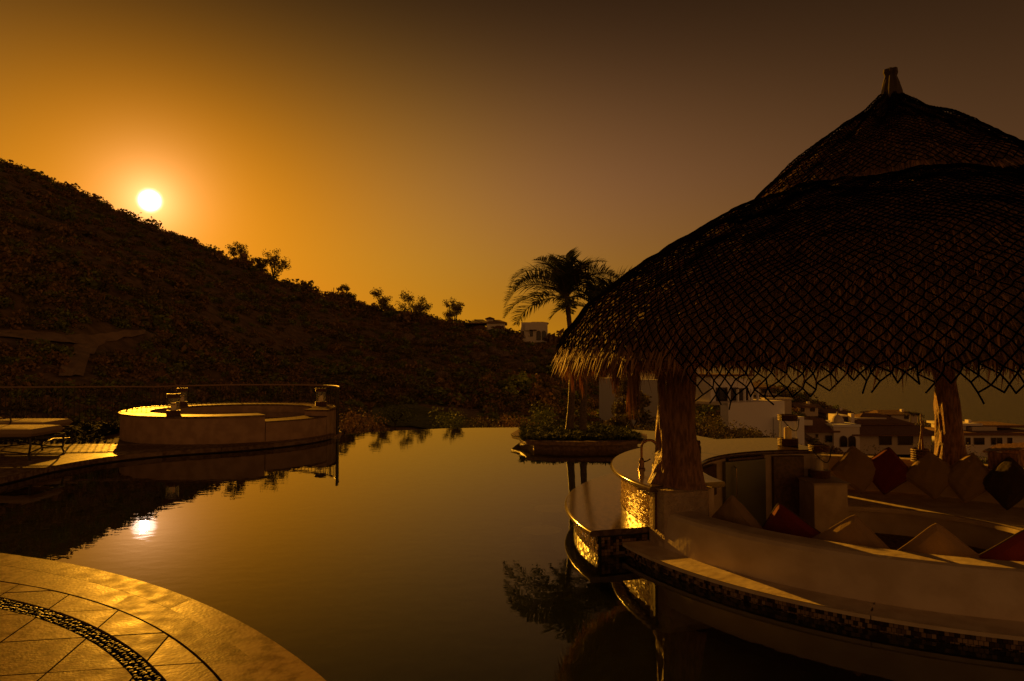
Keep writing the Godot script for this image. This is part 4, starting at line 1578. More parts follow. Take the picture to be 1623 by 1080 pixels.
# ------------------------------------------------------------------ small things
func build_small_things() -> void:
	# bar tap
	var f := thing("bar_faucet", "curved bronze gooseneck tap on the polished bar counter", "faucet", Vector3(1.27, 0.6, -6.72))
	var st := mb()
	lathe(st, [Vector2(0.036, 0.0), Vector2(0.036, 0.012), Vector2(0.026, 0.02), Vector2(0.024, 0.09), Vector2(0.018, 0.11), Vector2(0.012, 0.115)], 20)
	put("base", done(st), M.bronze, f)
	st = mb()
	var pts := [Vector3(0, 0.1, 0), Vector3(0, 0.22, 0)]
	var rad := [0.012, 0.012]
	for i in 12:
		var a := PI - i * PI / 11.0 * 0.86
		pts.append(Vector3(0.075 + cos(a) * 0.075, 0.22 + sin(a) * 0.068, 0.02 * i / 11.0))
		rad.append(0.012 + 0.004 * smoothstep(6.0, 11.0, float(i)))
	pillar(st, pts, rad, 12)
	put("spout", done(st), M.bronze, f)
	st = mb()
	pillar(st, [Vector3(0.02, 0.075, 0), Vector3(0.055, 0.085, 0.005), Vector3(0.085, 0.105, 0.008)], [0.008, 0.006, 0.007], 8)
	put("lever", done(st), M.bronze, f)
	# dark trough with grass
	var g := thing("grass_planter", "small dark trough of spiky grass on the bar counter by the post", "planter", Vector3(1.52, 0.6, -6.75), 0.0)
	st = mb()
	extrude(st, PackedVector2Array([Vector2(-0.13, -0.055), Vector2(0.13, -0.055), Vector2(0.13, 0.055), Vector2(-0.13, 0.055)]), 0.0, 0.055, 0.006)
	put("trough", done(st), M.wood_dark, g)
	var where := []
	var tint := []
	for i in 34:
		where.append(Transform3D(Basis(Vector3.UP, rf(0, TAU)), Vector3(rf(-0.11, 0.11), 0.05, rf(-0.04, 0.04))).scaled_local(Vector3(0.35, rf(0.9, 1.5), 0.35)))
		var k := rf(0.7, 1.2)
		tint.append(Color(0.13 * k, 0.12 * k, 0.035 * k))
	scatter("grass", tuft_mesh(7, 0.13, 0.006, 33), M.leaf, where, tint, g)
	# turned wooden shaker behind the post
	st = mb()
	lathe(st, [Vector2(0.001, 0.0), Vector2(0.04, 0.0), Vector2(0.042, 0.05), Vector2(0.03, 0.085), Vector2(0.036, 0.11), Vector2(0.03, 0.13), Vector2(0.001, 0.135)], 18)
	tag(put("pepper_mill", done(st), M.wood_dark, null, Vector3(2.18, 0.6, -8.05)), "small dark turned wooden mill on the bar counter behind the post", "mill")
	# basket with sticks at the foot of the twisted post
	var b := thing("stick_basket", "woven basket holding upright sticks on the wall by the twisted post", "basket", Vector3(5.13, 0.396, -8.62), 0.6)
	st = mb()
	for k in 6:
		lathe(st, [Vector2(0.085, k * 0.028), Vector2(0.10, k * 0.028 + 0.004), Vector2(0.105, k * 0.028 + 0.014), Vector2(0.10, k * 0.028 + 0.024), Vector2(0.085, k * 0.028 + 0.028)], 18)
	lathe(st, [Vector2(0.001, 0.002), Vector2(0.09, 0.002)], 16)
	put("weave", done(st), M.rattan, b)
	for q in [[-0.07, 0.0, 0.06, 0.44], [0.0, 0.03, 0.07, 0.60], [0.05, -0.03, 0.05, 0.52], [0.03, 0.04, 0.09, 0.38]]:
		st = mb()
		pillar(st, [Vector3(q[0], 0.01, q[1]), Vector3(q[2], q[3], -q[1] * 0.5)], [0.011, 0.008], 7)
		put("stick", done(st), M.post, b)
	# slatted wooden tray leaning on the wall at the right
	var tr := thing("slatted_tray", "slatted wooden tray propped on the back wall beside the dark cushion", "tray", Vector3(5.92, 0.396, -8.15), 0.7)
	for k in 5:
		st = mb()
		box(st, Vector3(0, 0.22 + k * 0.012, -0.16 + k * 0.075), Vector3(0.62, 0.018, 0.055), Transform3D(Basis(Vector3.BACK, 0.06), Vector3.ZERO), 0.004)
		put("slat", done(st), M.post, tr)
	for s in [-0.26, 0.26]:
		st = mb()
		box(st, Vector3(s, 0.10, 0.0), Vector3(0.04, 0.2, 0.3), Transform3D.IDENTITY, 0.004)
		put("support", done(st), M.post, tr)

# ------------------------------------------------------------------ houses
var hx := 0.0
var hy := 0.0
var hs := 0.1

func villa(called: String, label: String, px: float, py: float, depth: float) -> Node3D:
	# opens a house whose plan is measured in the picture's grid at that depth
	hx = px
	hy = py
	hs = depth / 1082.0
	return thing(called, label, "house", away(px, py, depth))

func loc(x: float, y: float) -> Vector2:
	return Vector2((x - hx) * hs, (hy - y) * hs)

func block(h: Node3D, called: String, x0: float, y0: float, x1: float, y1: float, z: float, deep: float, m: Material, bev := 0.0) -> MeshInstance3D:
	# from picture corner (x0, y0) top left to (x1, y1) bottom right, front face z metres before the house's origin
	var a := loc(x0, y1)
	var b := loc(x1, y0)
	var st := mb()
	box(st, Vector3((a.x + b.x) * 0.5, (a.y + b.y) * 0.5, z - deep * 0.5), Vector3(b.x - a.x, b.y - a.y, deep), Transform3D.IDENTITY, bev)
	return put(called, done(st), m, h)

func hip(h: Node3D, x0: float, x1: float, ytop: float, y0: float, z: float, deep: float, ridge := 0.4, over := 0.5) -> void:
	var a := loc(x0, y0)
	var b := loc(x1, ytop)
	var w := (b.x - a.x) * 0.5 + over
	var cx := (a.x + b.x) * 0.5
	var zc := z - deep * 0.5
	var d := deep * 0.5 + over
	var st := mb()
	st.set_smooth_group(-1)
	var e := [Vector3(cx - w, a.y, zc + d), Vector3(cx + w, a.y, zc + d), Vector3(cx + w, a.y, zc - d), Vector3(cx - w, a.y, zc - d)]
	var r0 := Vector3(cx - w * ridge, b.y, zc)
	var r1 := Vector3(cx + w * ridge, b.y, zc)
	quad(st, e[0], e[1], r1, r0)
	tri(st, e[1], e[2], r1)
	quad(st, e[2], e[3], r0, r1)
	tri(st, e[3], e[0], r0)
	quad(st, e[3], e[2], e[1], e[0])
	box(st, Vector3(cx, a.y - 0.1, zc), Vector3(w * 2.0 - 0.1, 0.19, d * 2.0 - 0.1))
	put("roof", done(st), M.clay, h)

func opening(h: Node3D, x0: float, y0: float, x1: float, y1: float, z: float, arched := false, m: Material = null, called := "window") -> void:
	var a := loc(x0, y1)
	var b := loc(x1, y0)
	var w := b.x - a.x
	var hh := b.y - a.y
	var shape := func(g: float) -> PackedVector2Array:
		var p := PackedVector2Array([Vector2(-w * 0.5 - g, g), Vector2(w * 0.5 + g, g)])
		if arched:
			for i in 9:
				var an := PI * i / 8.0
				p.append(Vector2(cos(an) * (w * 0.5 + g), -(hh - w * 0.5) - sin(an) * (w * 0.5 + g)))
		else:
			p.append(Vector2(w * 0.5 + g, -hh - g))
			p.append(Vector2(-w * 0.5 - g, -hh - g))
		return p
	var t := Transform3D(Basis(Vector3(1, 0, 0), Vector3(0, 0, 1), Vector3(0, -1, 0)), Vector3((a.x + b.x) * 0.5, a.y, z))
	var st := mb()
	var outer: PackedVector2Array = shape.call(0.09)
	var inner: PackedVector2Array = shape.call(0.0)
	# frame: strips round the opening
	for i in outer.size():
		var j := (i + 1) % outer.size()
		extrude(st, PackedVector2Array([outer[i], outer[j], inner[j], inner[i]]), -0.1, 0.10, 0.0, t)
	var fr := put(called, done(st), M.frame, h)
	st = mb()
	extrude(st, inner, -0.1, 0.03, 0.0, t)
	put("pane", done(st), m if m else M.pane, fr)

func build_houses() -> void:
	# house on the ridge
	var h := villa("ridge_house", "pale house with arched doorway, hipped roof and rooftop turret on the ridge", 775, 536, 150)
	block(h, "wall", 754, 520, 797, 548, 0, 8, M.house[0])
	block(h, "wall", 771, 510, 800, 534, -1.0, 9, M.house[0])
	hip(h, 744, 772, 503.5, 511, -2.5, 8, 0.3)
	hip(h, 771, 800, 504.5, 511, -1.0, 9, 0.3)
	block(h, "turret", 770, 503.5, 781, 509, -3.0, 2.0, M.house[0])
	hip(h, 770, 781, 500.5, 503.5, -3.0, 2.0, 0.05, 0.3)
	hip(h, 754, 769, 515, 520, 0, 4, 0.2)
	hip(h, 785, 795, 515.5, 519.5, 0.3, 3, 0.2)
	opening(h, 772.5, 522.5, 786, 535, 0.02, true)
	opening(h, 762, 525, 768, 532, 0.02)
	opening(h, 789.5, 525, 794, 536, 0.02)
	block(h, "parapet", 759, 533, 775, 536.5, 2.2, 0.3, M.house[2])
	var car_y := 534.0
	var c := villa("arched_house", "pale boxy house with twin arched windows on the ridge, beside the palm crown", 846, 546, 145)
	block(c, "wall", 826, 511, 868, 556, 0, 8, M.house[0])
	block(c, "wall", 832, 514, 850, 524, 0.8, 2, M.house[0])
	hip(c, 839, 868, 508.5, 512, -0.3, 7, 0.5, 0.3)
	opening(c, 851, 525, 856.5, 539, 0.02, true)
	opening(c, 859.5, 525, 865, 539, 0.02, true)
	opening(c, 840.5, 525, 844, 533, 0.02)
	opening(c, 826.8, 525.5, 830, 532, 0.02)
	block(c, "awning", 839, 523, 850.5, 524.2, 0.8, 0.8, M.clay)
	block(c, "balcony", 850, 540.5, 867, 542.2, 0.6, 0.6, M.house[2])
	# white villa below the bar
	var w := villa("white_villa", "large white flat-roofed villa with broad dark openings above a tall retaining wall", 1110, 690, 66)
	block(w, "wall", 997, 602, 1060, 690, -1, 10, M.house[2])
	block(w, "parapet", 1004, 600.5, 1034, 604.5, -0.4, 0.5, M.house[2])
	block(w, "upper_wall", 1014, 566, 1104, 603, -3, 8, M.house[0])
	block(w, "upper_wall", 1030, 556, 1070, 575, -4, 7, M.house[2])
	opening(w, 1012, 584, 1029, 601, -2.98)
	opening(w, 1013, 619, 1017, 627, -0.98)
	opening(w, 1024, 619, 1031, 632, -0.98)
	opening(w, 1039, 616, 1047, 637, -0.98)
	w.rotation.y = 0.5
	w.position.x += 2.4
	# side wing with a sloping roof line
	var st := mb()
	var a := loc(1096, 640)
	var b := loc(1192, 640)
	var y0 := loc(1096, 598).y
	var y1 := loc(1192, 612).y
	var t := Transform3D(Basis(Vector3(1, 0, 0), Vector3(0, 0, 1), Vector3(0, -1, 0)), Vector3(0, 0, -8))
	extrude(st, PackedVector2Array([Vector2(a.x, -a.y), Vector2(b.x, -b.y), Vector2(b.x, -y1), Vector2(b.x - 1.0, -y0 + 0.25), Vector2(a.x, -y0)]), 0.0, 7.0, 0.0, t)
	put("wing", done(st), M.house[2], w)
	block(w, "roof_slab", 1090, 594.5, 1186, 598, -0.6, 8, M.clay)
	opening(w, 1109, 617, 1130, 638, -0.98)
	opening(w, 1142, 617.5, 1154, 637, -0.98)
	opening(w, 1158, 619, 1177, 637, -0.98)
	for k in 4:
		block(w, "column", 1132 + k * 15, 618, 1134.5 + k * 15, 639, 0.4, 0.2, M.house[2])
	block(w, "retaining_wall", 1092, 638, 1218, 760, 1.5, 1.0, M.house[2])
	block(w, "retaining_wall", 1190, 663, 1242, 760, 2.6, 1.0, M.house[2])
	block(w, "terrace", 1092, 637.5, 1218, 642, 1.4, 9, M.house[0])
	# cream block and pavilion roofs beyond
	var e := villa("cream_house", "plain cream house block with a shaded pergola roof beyond the white villa", 1240, 662, 80)
	block(e, "wall", 1214, 634, 1255, 668, 0, 6, M.house[1])
	block(e, "parapet", 1212, 631.5, 1256, 634.5, 0.15, 6.3, M.house[1])
	block(e, "upper_wall", 1206, 617, 1250, 632, -6, 6, M.house[0])
	hip(e, 1204, 1252, 611, 617, -6, 6, 0.5, 0.6)
	opening(e, 1214, 620, 1222, 631, -5.98)
	opening(e, 1238, 619, 1244, 631, -5.98)
	block(e, "roof_slab", 1196, 626.5, 1248, 628.2, -3, 4, M.house[1])
	for k in 3:
		block(e, "column", 1222 + k * 12, 628, 1223.2 + k * 12, 634, -3.2, 0.2, M.house[1])
	# lower villas
	var v := villa("domed_villa", "cream villa with a small dome, arched windows and low clay roofs down the slope", 1340, 706, 104)
	block(v, "wall", 1258, 684, 1326, 722, -0.6, 7, M.house[1])
	hip(v, 1258, 1324, 667, 684, -0.6, 7, 0.8, 0.8)
	block(v, "wall", 1322, 677, 1363, 722, 0, 8, M.house[0])
	block(v, "parapet", 1320.5, 673.5, 1364, 677.2, 0.2, 8.4, M.house[2])
	block(v, "chimney", 1275, 667, 1290, 675, -0.2, 1.2, M.house[0])
	st = mb()
	var dc := loc(1343, 674)
	var dr := 10.0 * hs
	lathe(st, [Vector2(dr * 1.02, 0), Vector2(dr, dr * 0.3), Vector2(dr * 0.88, dr * 0.75), Vector2(dr * 0.65, dr * 1.1), Vector2(dr * 0.35, dr * 1.32), Vector2(dr * 0.14, dr * 1.4), Vector2(dr * 0.14, dr * 1.75), Vector2(dr * 0.02, dr * 1.9)], 24, Vector3(dc.x, dc.y, -3.0))
	put("dome", done(st), M.house[1], v)
	opening(v, 1332, 692, 1342, 708, 0.02, true)
	opening(v, 1345.5, 692, 1355.5, 708, 0.02, true)
	opening(v, 1312, 692, 1322, 701, -0.58)
	opening(v, 1271, 690, 1274.5, 696, -0.58)
	opening(v, 1297, 690, 1299, 694, -0.58)
	block(v, "wall", 1363, 690, 1482, 722, -1, 9, M.house[1])
	hip(v, 1363, 1482, 676.5, 689.5, -1, 9, 0.75, 1.2)
	block(v, "upper_wall", 1372, 668, 1440, 679, -6, 6, M.house[1])
	hip(v, 1385, 1468, 662, 676, -5, 7, 0.25, 0.8)
	block(v, "chimney", 1370.5, 659.5, 1376, 676, -4, 1.0, M.house[0])
	block(v, "upper_wall", 1357, 663, 1372, 675, -5, 4, M.house[0])
	opening(v, 1360.5, 666, 1369.5, 674, -4.98)
	opening(v, 1400, 693, 1418, 706, -0.98)
	opening(v, 1430, 693, 1452, 706, -0.98)
	# house at the far right
	var r := villa("terrace_house", "pale house with dark square windows and sunlit flat roof terraces near the shore", 1575, 715, 122)
	block(r, "wall", 1527, 690, 1650, 730, 0, 9, M.house[0])
	block(r, "roof_slab", 1522, 686, 1655, 690, 0.7, 11, M.clay)
	block(r, "upper_wall", 1532, 678, 1556, 687, -4, 6, M.house[0])
	block(r, "upper_wall", 1560, 680, 1600, 687, -3, 6, M.house[1])
	block(r, "roof_slab", 1526, 675, 1580, 678.5, -3.4, 7, M.house[0])
	block(r, "roof_slab", 1582, 678, 1652, 682, -4, 8, M.clay)
	block(r, "chimney", 1566, 670, 1571, 679, -5, 1.0, M.house[0])
	for q in [[1545, 1560], [1572, 1578], [1581, 1588], [1598, 1604], [1532, 1538]]:
		opening(r, q[0], 695, q[1], 704.5, 0.02)
	# low roofs towards the headland
	for q in [["shore_house", "small clay-roofed house close to the headland trees", 1280, 652, 150, 34.0], ["shore_house", "low sunlit house with a rounded chimney on the shore side of the domed villa", 1330, 662, 160, 40.0], ["shore_house", "long low roof with a parapet on the shore side of the hipped roofs", 1425, 664, 165, 60.0]]:
		var s := villa(q[0], q[1], q[2], q[3], q[4])
		var wd: float = q[5]
		block(s, "wall", q[2] - wd * 0.5, q[3] - 7.0, q[2] + wd * 0.5, q[3] + 8.0, 0, 8, M.house[1])
		hip(s, q[2] - wd * 0.5, q[2] + wd * 0.5, q[3] - 12.0, q[3] - 7.0, 0, 8, 0.6, 0.6)
		opening(s, q[2] - wd * 0.3, q[3] - 5.0, q[2] - wd * 0.3 + 5.0, q[3], 0.02)
		opening(s, q[2] + wd * 0.15, q[3] - 5.0, q[2] + wd * 0.15 + 6.0, q[3], 0.02)
		block(s, "chimney", q[2] + wd * 0.2, q[3] - 14.0, q[2] + wd * 0.2 + 4.0, q[3] - 8.0, -2, 0.8, M.house[0])

# ------------------------------------------------------------------ vegetation
func bush_mesh(n: int, r: float, leaf: float, flat: float, sd: int, tones: Array) -> ArrayMesh:
	# leaf-sized faces spread through a lumpy crown, its base at y = 0
	var g := RandomNumberGenerator.new()
	g.seed = sd
	var st := mb()
	st.set_smooth_group(-1)
	var lobes := []
	for i in 6:
		lobes.append([Vector3(g.randf_range(-0.55, 0.55), g.randf_range(0.25, 0.75) * flat, g.randf_range(-0.55, 0.55)) * r, g.randf_range(0.35, 0.6) * r])
	for i in n:
		var l: Array = lobes[g.randi() % 6]
		var d := Vector3(g.randfn(), g.randfn(), g.randfn()).normalized()
		var p: Vector3 = l[0] + d * l[1] * pow(g.randf(), 0.4)
		p.y = maxf(p.y * flat, 0.02)
		leaf_face(st, g, p, d, leaf, tones)
	for i in 5:
		var l: Array = lobes[i]
		st.set_color(Color(0.05, 0.035, 0.022))
		pillar(st, [Vector3(0, -0.1, 0), l[0] * 0.6, l[0]], [0.03 * r, 0.022 * r, 0.008 * r], 4, false)
	return done(st)

func leaf_face(st: SurfaceTool, g: RandomNumberGenerator, p: Vector3, d: Vector3, leaf: float, tones: Array) -> void:
	var u := Vector3(g.randfn(), g.randfn(), g.randfn()).normalized()
	var w := (d + u * 0.8).cross(Vector3(g.randfn(), g.randfn(), g.randfn())).normalized()
	var x := u * leaf * g.randf_range(0.6, 1.2)
	var y := w * leaf * 0.42
	var k := g.randf_range(0.65, 1.3)
	var c: Color = tones[g.randi() % tones.size()]
	st.set_color(Color(c.r * k, c.g * k, c.b * k))
	tri(st, p - y * 0.7, p + x * 0.5 + y * 0.1 - y, p + x)
	tri(st, p - y * 0.7, p + x, p + x * 0.4 + y)

func tree(called: String, label: String, at: Vector3, hgt: float, spread: float, sd: int, leaves: int, leaf: float, tones: Array, group := "", tall := 0.55) -> Node3D:
	var t := thing(called, label, "tree", at, 0.0, group)
	var g := RandomNumberGenerator.new()
	g.seed = sd
	var wood := mb()
	var crown := mb()
	crown.set_smooth_group(-1)
	var fork := Vector3(g.randf_range(-0.08, 0.08), 0.16 * tall * 2.0, g.randf_range(-0.08, 0.08)) * hgt
	pillar(wood, [Vector3(0, -0.8, 0), fork * 0.5 + Vector3(0.02, 0, 0.02) * hgt, fork], [0.032 * hgt, 0.026 * hgt, 0.02 * hgt], 7)
	var ends := []
	for i in 9:
		var an := TAU * i / 9.0 + g.randf_range(-0.3, 0.3)
		var e := Vector3(cos(an) * spread * g.randf_range(0.35, 1.0), hgt * g.randf_range(0.08, 1.0), sin(an) * spread * g.randf_range(0.35, 1.0))
		var m := fork.lerp(e, 0.5) + Vector3(0, 0.06 * hgt, 0)
		pillar(wood, [fork, m, e], [0.014 * hgt, 0.009 * hgt, 0.003 * hgt], 5, false)
		ends.append([e, g.randf_range(0.2, 0.32)])
		for k in 2:
			var f := m.lerp(e, g.randf_range(0.2, 0.7)) + Vector3(g.randf_range(-0.3, 0.3) * spread, g.randf_range(-0.02, 0.12) * hgt, g.randf_range(-0.3, 0.3) * spread)
			pillar(wood, [m, f], [0.006 * hgt, 0.002 * hgt], 4, false)
			ends.append([f, g.randf_range(0.16, 0.28)])
	for i in leaves:
		var q: Array = ends[g.randi() % ends.size()]
		var d := Vector3(g.randfn(), g.randfn() * 0.7, g.randfn()).normalized()
		leaf_face(crown, g, q[0] + d * float(q[1]) * spread * 1.3 * pow(g.randf(), 0.5), d, leaf, tones)
	put("trunk", done(wood), M.bark, t)
	put("crown", done(crown), M.leaf, t)
	return t

func boulder(at: Vector3, s: float, sd: int, label: String) -> void:
	var st := mb()
	var rows := 9
	var cols := 14
	var grid := []
	for j in rows + 1:
		var line := []
		for i in cols:
			var th := PI * j / rows
			var ph := TAU * i / cols
			var d := Vector3(sin(th) * cos(ph), cos(th), -sin(th) * sin(ph))
			var r := s * (1.0 + 0.55 * fbm.get_noise_3d(d.x * 45.0 + sd * 77.0, d.y * 45.0, d.z * 45.0) + 0.25 * fbm.get_noise_3d(d.x * 130.0, d.y * 130.0 + sd * 50.0, d.z * 130.0))
			line.append(Vector3(d.x * r * 1.2, d.y * r * 0.8, d.z * r))
		grid.append(line)
	st.set_smooth_group(-1)
	for j in rows:
		for i in cols:
			var k := (i + 1) % cols
			quad(st, grid[j + 1][i], grid[j + 1][k], grid[j][k], grid[j][i])
	tag(put("boulder", done(st), M.rock, null, at + Vector3(0, s * 0.25, 0)), label, "boulder", "boulders on the hillside")

func build_vegetation() -> void:
	var olive := [Color(0.154, 0.146, 0.046), Color(0.197, 0.169, 0.057), Color(0.14, 0.112, 0.046), Color(0.239, 0.174, 0.074)]
	var dry := [Color(0.365, 0.239, 0.112), Color(0.281, 0.182, 0.084), Color(0.239, 0.14, 0.066), Color(0.421, 0.281, 0.14)]
	var green := [Color(0.169, 0.211, 0.046), Color(0.211, 0.239, 0.057), Color(0.14, 0.154, 0.039)]
	# scrub on the hillside: one mass
	for kind in 3:
		var mesh := bush_mesh(150, 1.0, 0.26, 0.8, 100 + kind, [olive, dry, green][kind])
		var where := []
		var n: int = [9500, 9500, 4500][kind]
		for i in n:
			var az := deg_to_rad(rf(-44.0, 44.0))
			var r := sqrt(rf(26.0 * 26.0, 232.0 * 232.0))
			if rng.randf() < (0.42 if az < -0.3 else 0.25):
				r = rf(22.0, 90.0)
			var ad := rad_to_deg(az)
			if r < 75.0 and ad > -12.5 and ad < -2.3:
				continue
			if ad > 12.0 and r > 60.0 and rng.randf() < 0.45:
				continue
			if ad > 20.0 and r > 40.0 and r < 125.0 and rng.randf() < 0.9:
				continue
			if r > look(DC, ad) + 4.0:
				continue
			var x := sin(az) * r
			var z := -cos(az) * r
			var clear := true
			for q in track:
				if absf(q.x - x) < 1.0 and absf(q.z - z) < 1.6:
					clear = false
					break
			if not clear:
				continue
			var s := rf(0.5, 1.5) * (0.55 + 0.45 * smoothstep(25.0, 90.0, r))
			if rng.randf() < 0.05 and r > 60.0:
				s *= rf(1.5, 2.2)
			if absf(r - look(DC, ad)) < 10.0:
				s *= rf(0.8, 2.0)
			where.append(Transform3D(Basis(Vector3.UP, rf(0, TAU)), Vector3(x, ground(x, z) - 0.12, z)).scaled_local(Vector3(s, s * rf(0.6, 1.1), s)))
		var o := scatter("hillside_scrub", mesh, M.scrub, where, [])
		o.set_meta("label", ["olive green scrub covering the hillside", "dry brown brush scattered over the hillside", "darker green bushes scattered over the hillside"][kind])
		o.set_meta("category", "scrub")
	# trees standing on the skyline
	var sky := [
		[433, 432, 4.9, 3.6, "tallest dark tree on the skyline, with layered branches above a rocky shoulder"],
		[412, 428, 2.6, 2.0, "low bush-like tree close against the tallest skyline tree"],
		[376, 412, 3.4, 2.6, "sparse leaning tree on the rocky crest uphill of the tallest skyline tree"],
		[548, 478, 2.9, 2.0, "thin upright scrubby tree on the ridge downhill of the fence"],
		[606, 490, 3.0, 3.0, "broad flat-topped thorn tree on the ridge"],
		[657, 501, 3.4, 3.6, "wide airy thorn tree on the ridge, between the flat-topped one and the round one"],
		[718, 507, 3.3, 2.5, "round lone tree on the skyline beside the ridge house"]]
	var k := 0
	for q in sky:
		var az := rad_to_deg(atan((q[0] - 811.5) / 1082.0))
		var r := look(DC, az) - 2.0
		var x := sin(deg_to_rad(az)) * r
		var z := -cos(deg_to_rad(az)) * r
		tree("ridge_tree", q[4], Vector3(x, ground(x, z) - 0.4, z), q[2] * 1.85, q[3] * 1.05, 40 + k, 2300, 0.36, olive, "trees on the skyline", 0.22)
		k += 1
	var vc := away(990, 672, 57.0)  # tree added to cover the villa's brightly sunlit side wall
	tree("added_villa_tree", "bushy dark tree added at the corner of the white villa to hide its sunlit side", Vector3(vc.x, ground(vc.x, vc.z), vc.z), vc.y + 5.0 - ground(vc.x, vc.z), 2.4, 77, 5600, 0.30, olive, "", 0.3)
	# old fence on the ridge
	var az2 := rad_to_deg(atan((528.0 - 811.5) / 1082.0))
	var r2 := look(DC, az2) - 1.0
	var fx := sin(deg_to_rad(az2)) * r2
	var fz := -cos(deg_to_rad(az2)) * r2
	var fence := thing("ridge_fence", "short broken wooden fence with one tall post on the ridge", "fence", Vector3(fx, ground(fx, fz), fz), 0.15)
	for i in 4:
		var st := mb()
		box(st, Vector3(-4.2 + i * 1.4, 0.8 if i < 3 else 1.2, 0), Vector3(0.14, 2.2 if i < 3 else 3.0, 0.14))
		put("post", done(st), M.bark, fence)
	for i in 2:
		var st := mb()
		box(st, Vector3(-2.1, 1.0 + i * 0.6, 0.1), Vector3(4.3, 0.14, 0.08), Transform3D(Basis(Vector3.BACK, -0.05 + i * 0.04), Vector3.ZERO))
		put("rail", done(st), M.bark, fence)
	# boulders
	k = 0
	for q in [[757, 549, 1.5, "pale boulder highest on the slope under the ridge house"], [784, 561, 1.4, "rounded pale boulder in the pile under the ridge house"], [796, 566, 1.3, "upright pale boulder in the pile under the ridge house"], [762, 571, 1.6, "split pale boulder below the pile under the ridge house"], [750, 565, 1.0, "small boulder left beside the split one"], [672, 546, 1.6, "lone boulder in the brush on the open slope"], [645, 541, 1.8, "wide boulder in the brush uphill of the lone one"], [838, 585, 1.3, "flat boulder on the slope behind the palm"], [876, 628, 1.2, "pale boulder low on the slope beside the palm trunk"], [700, 600, 1.2, "brown boulder half buried in the middle of the slope"], [814, 638, 0.7, "small boulder above the leafy shrub at the pool edge"], [620, 520, 1.3, "boulder near the ridge below the thorn trees"]]:
		var p := hit(q[0], q[1])
		if p != Vector3.INF:
			boulder(p, q[2] * 0.72, k, q[3])
		k += 1
	# shrubs just beyond the overflow edge
	var shrubs := [
		[858, 690, 24.0, 0.9, 0.7, green, "leafy green shrub growing beyond the pool edge beside the island", 0.09],
		[822, 695, 25.0, 0.85, 0.9, dry, "low russet shrub beyond the pool edge next to the leafy green one", 0.07],
		[718, 694, 30.0, 1.3, 1.25, green, "rounded green shrub beyond the pool edge at the lawn's end", 0.10],
		[760, 694, 29.0, 0.9, 1.1, olive, "spreading olive shrub beyond the pool edge beside the rounded green one", 0.09],
		[626, 668, 44.0, 1.2, 1.7, green, "pale green shrub at the top of the lawn", 0.13],
		[1150, 710, 38.0, 1.5, 1.5, olive, "dark shrub below the white villa's retaining wall", 0.12],
		[1195, 706, 46.0, 1.4, 1.6, olive, "dark spreading shrub at the foot of the villa wall beside the lantern", 0.12],
		[1110, 702, 36.0, 1.6, 1.5, olive, "tall dark shrub behind the near post, below the villa", 0.12],
		[1020, 694, 40.0, 1.0, 1.7, olive, "dense dark shrub on the slope below the villa windows", 0.13],
		[540, 705, 26.0, 1.2, 1.2, dry, "dry brown shrub beyond the spa's end post", 0.10],
		[580, 700, 29.0, 1.1, 1.3, dry, "dry brown shrub beside the lawn, beyond the overflow edge", 0.10],
		[1290, 744, 60.0, 2.4, 2.6, green, "green shrub below the domed villa's plain wall", 0.16],
		[1400, 748, 60.0, 2.2, 2.8, olive, "dark hedge-like shrub below the hipped clay roofs", 0.16],
		[1500, 746, 62.0, 2.8, 2.8, olive, "dark shrub between the domed villa and the terrace house", 0.16],
		[1560, 757, 60.0, 2.2, 2.8, green, "green shrub below the terrace house windows", 0.16]]
	k = 0
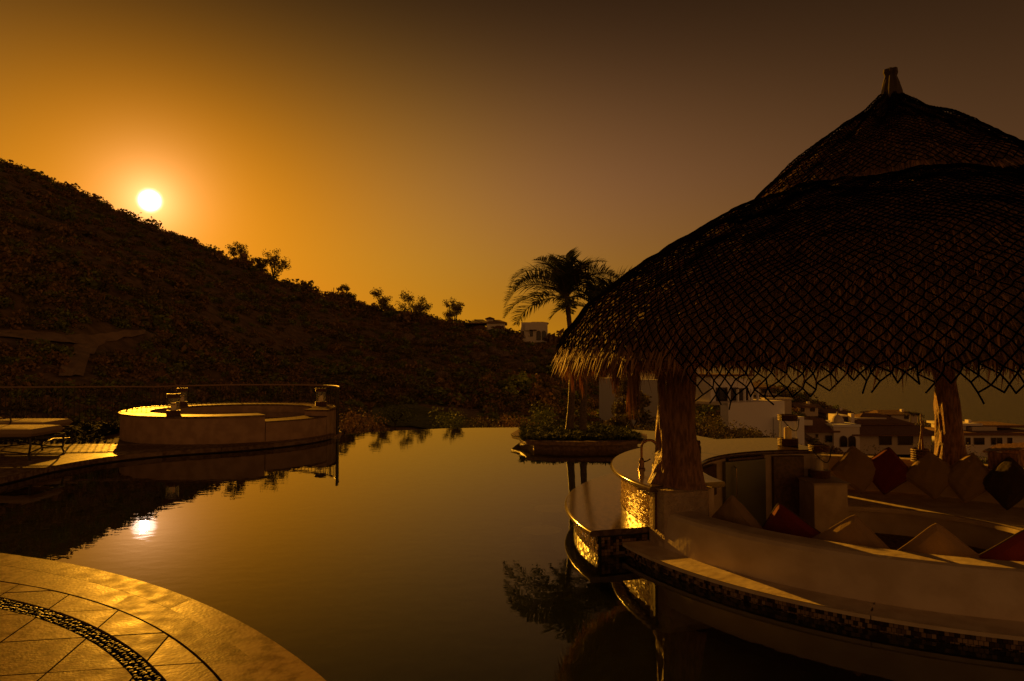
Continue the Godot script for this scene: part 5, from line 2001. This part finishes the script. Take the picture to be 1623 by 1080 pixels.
	for q in shrubs:
		var p := away(q[0], q[1], q[2])
		var g := minf(ground(p.x, p.z), p.y)
		var s := thing("shrub", q[6], "shrub", Vector3(p.x, g, p.z), 0.0, "shrubs beyond the pool")
		var up: float = p.y - g
		var m := bush_mesh(900, q[4], q[7], q[3] / q[4], 300 + k, q[5])
		put("foliage", m, M.leaf, s, Vector3(0, up, 0))
		var st := mb()
		pillar(st, [Vector3(0, -0.2, 0), Vector3(0.03, up * 0.5, 0.02), Vector3(0, up + 0.3, 0)], [0.07, 0.06, 0.04], 6)
		put("stem", done(st), M.bark, s)
		k += 1
	# low plants in the terrace bed
	var tm := tuft_mesh(30, 0.16, 0.016, 88)
	var where := []
	var tint := []
	for i in 1100:
		var x := rf(-13.5, -7.0)
		var z := rf(-15.9, -13.0)
		if z < -15.4 and x > -8.4:
			continue
		if (Vector2(x, z) - Vector2(-6.15, -15.14)).length() < 2.5:
			continue
		var f := smoothstep(-13.0, -15.5, z)
		where.append(Transform3D(Basis(Vector3.UP, rf(0, TAU)), Vector3(x, 0.08, z)).scaled_local(Vector3.ONE * rf(0.6, 1.2) * (0.4 + 1.0 * f)))
		var t := rf(0.6, 1.2)
		tint.append(Color(0.06 * t, 0.058 * t, 0.018 * t))
	var bed := scatter("bed_plants", tm, M.leaf, where, tint)
	bed.set_meta("label", "low dark plants in the bed between terrace and railing")
	bed.set_meta("category", "plants")
	# small palms on the shore skyline
	for q in [[1444, 657, 150.0, "small palm silhouetted against the sea behind the hipped roofs, taller of two"], [1456, 659, 152.0, "small palm silhouetted against the sea behind the hipped roofs, shorter of two"]]:
		var p := away(q[0], q[1], q[2])
		var g := ground(p.x, p.z)
		var fr := []
		for i in 11:
			fr.append([i * 33.0, rf(15, 65), rf(70, 120), 1.5])
		palm("shore_palm", q[3], Vector3(p.x, minf(g, p.y - 1.0), p.z), p, 0.12, 7, fr)
	# trees along the headland
	k = 0
	for q in [[1262, 628, 170.0], [1275, 634, 172.0], [1288, 641, 175.0], [1300, 648, 178.0], [1312, 655, 180.0], [1250, 622, 168.0], [1470, 668, 150.0], [1485, 674, 145.0]]:
		var p := away(q[0], q[1], q[2])
		var g := minf(ground(p.x, p.z), p.y - 2.5)
		tree("headland_tree", "dark round-crowned tree along the headland slope above the sea", Vector3(p.x, g, p.z), maxf(p.y - g, 3.0), 2.4, 90 + k, 420, 0.4, olive, "trees on the headland")
		k += 1
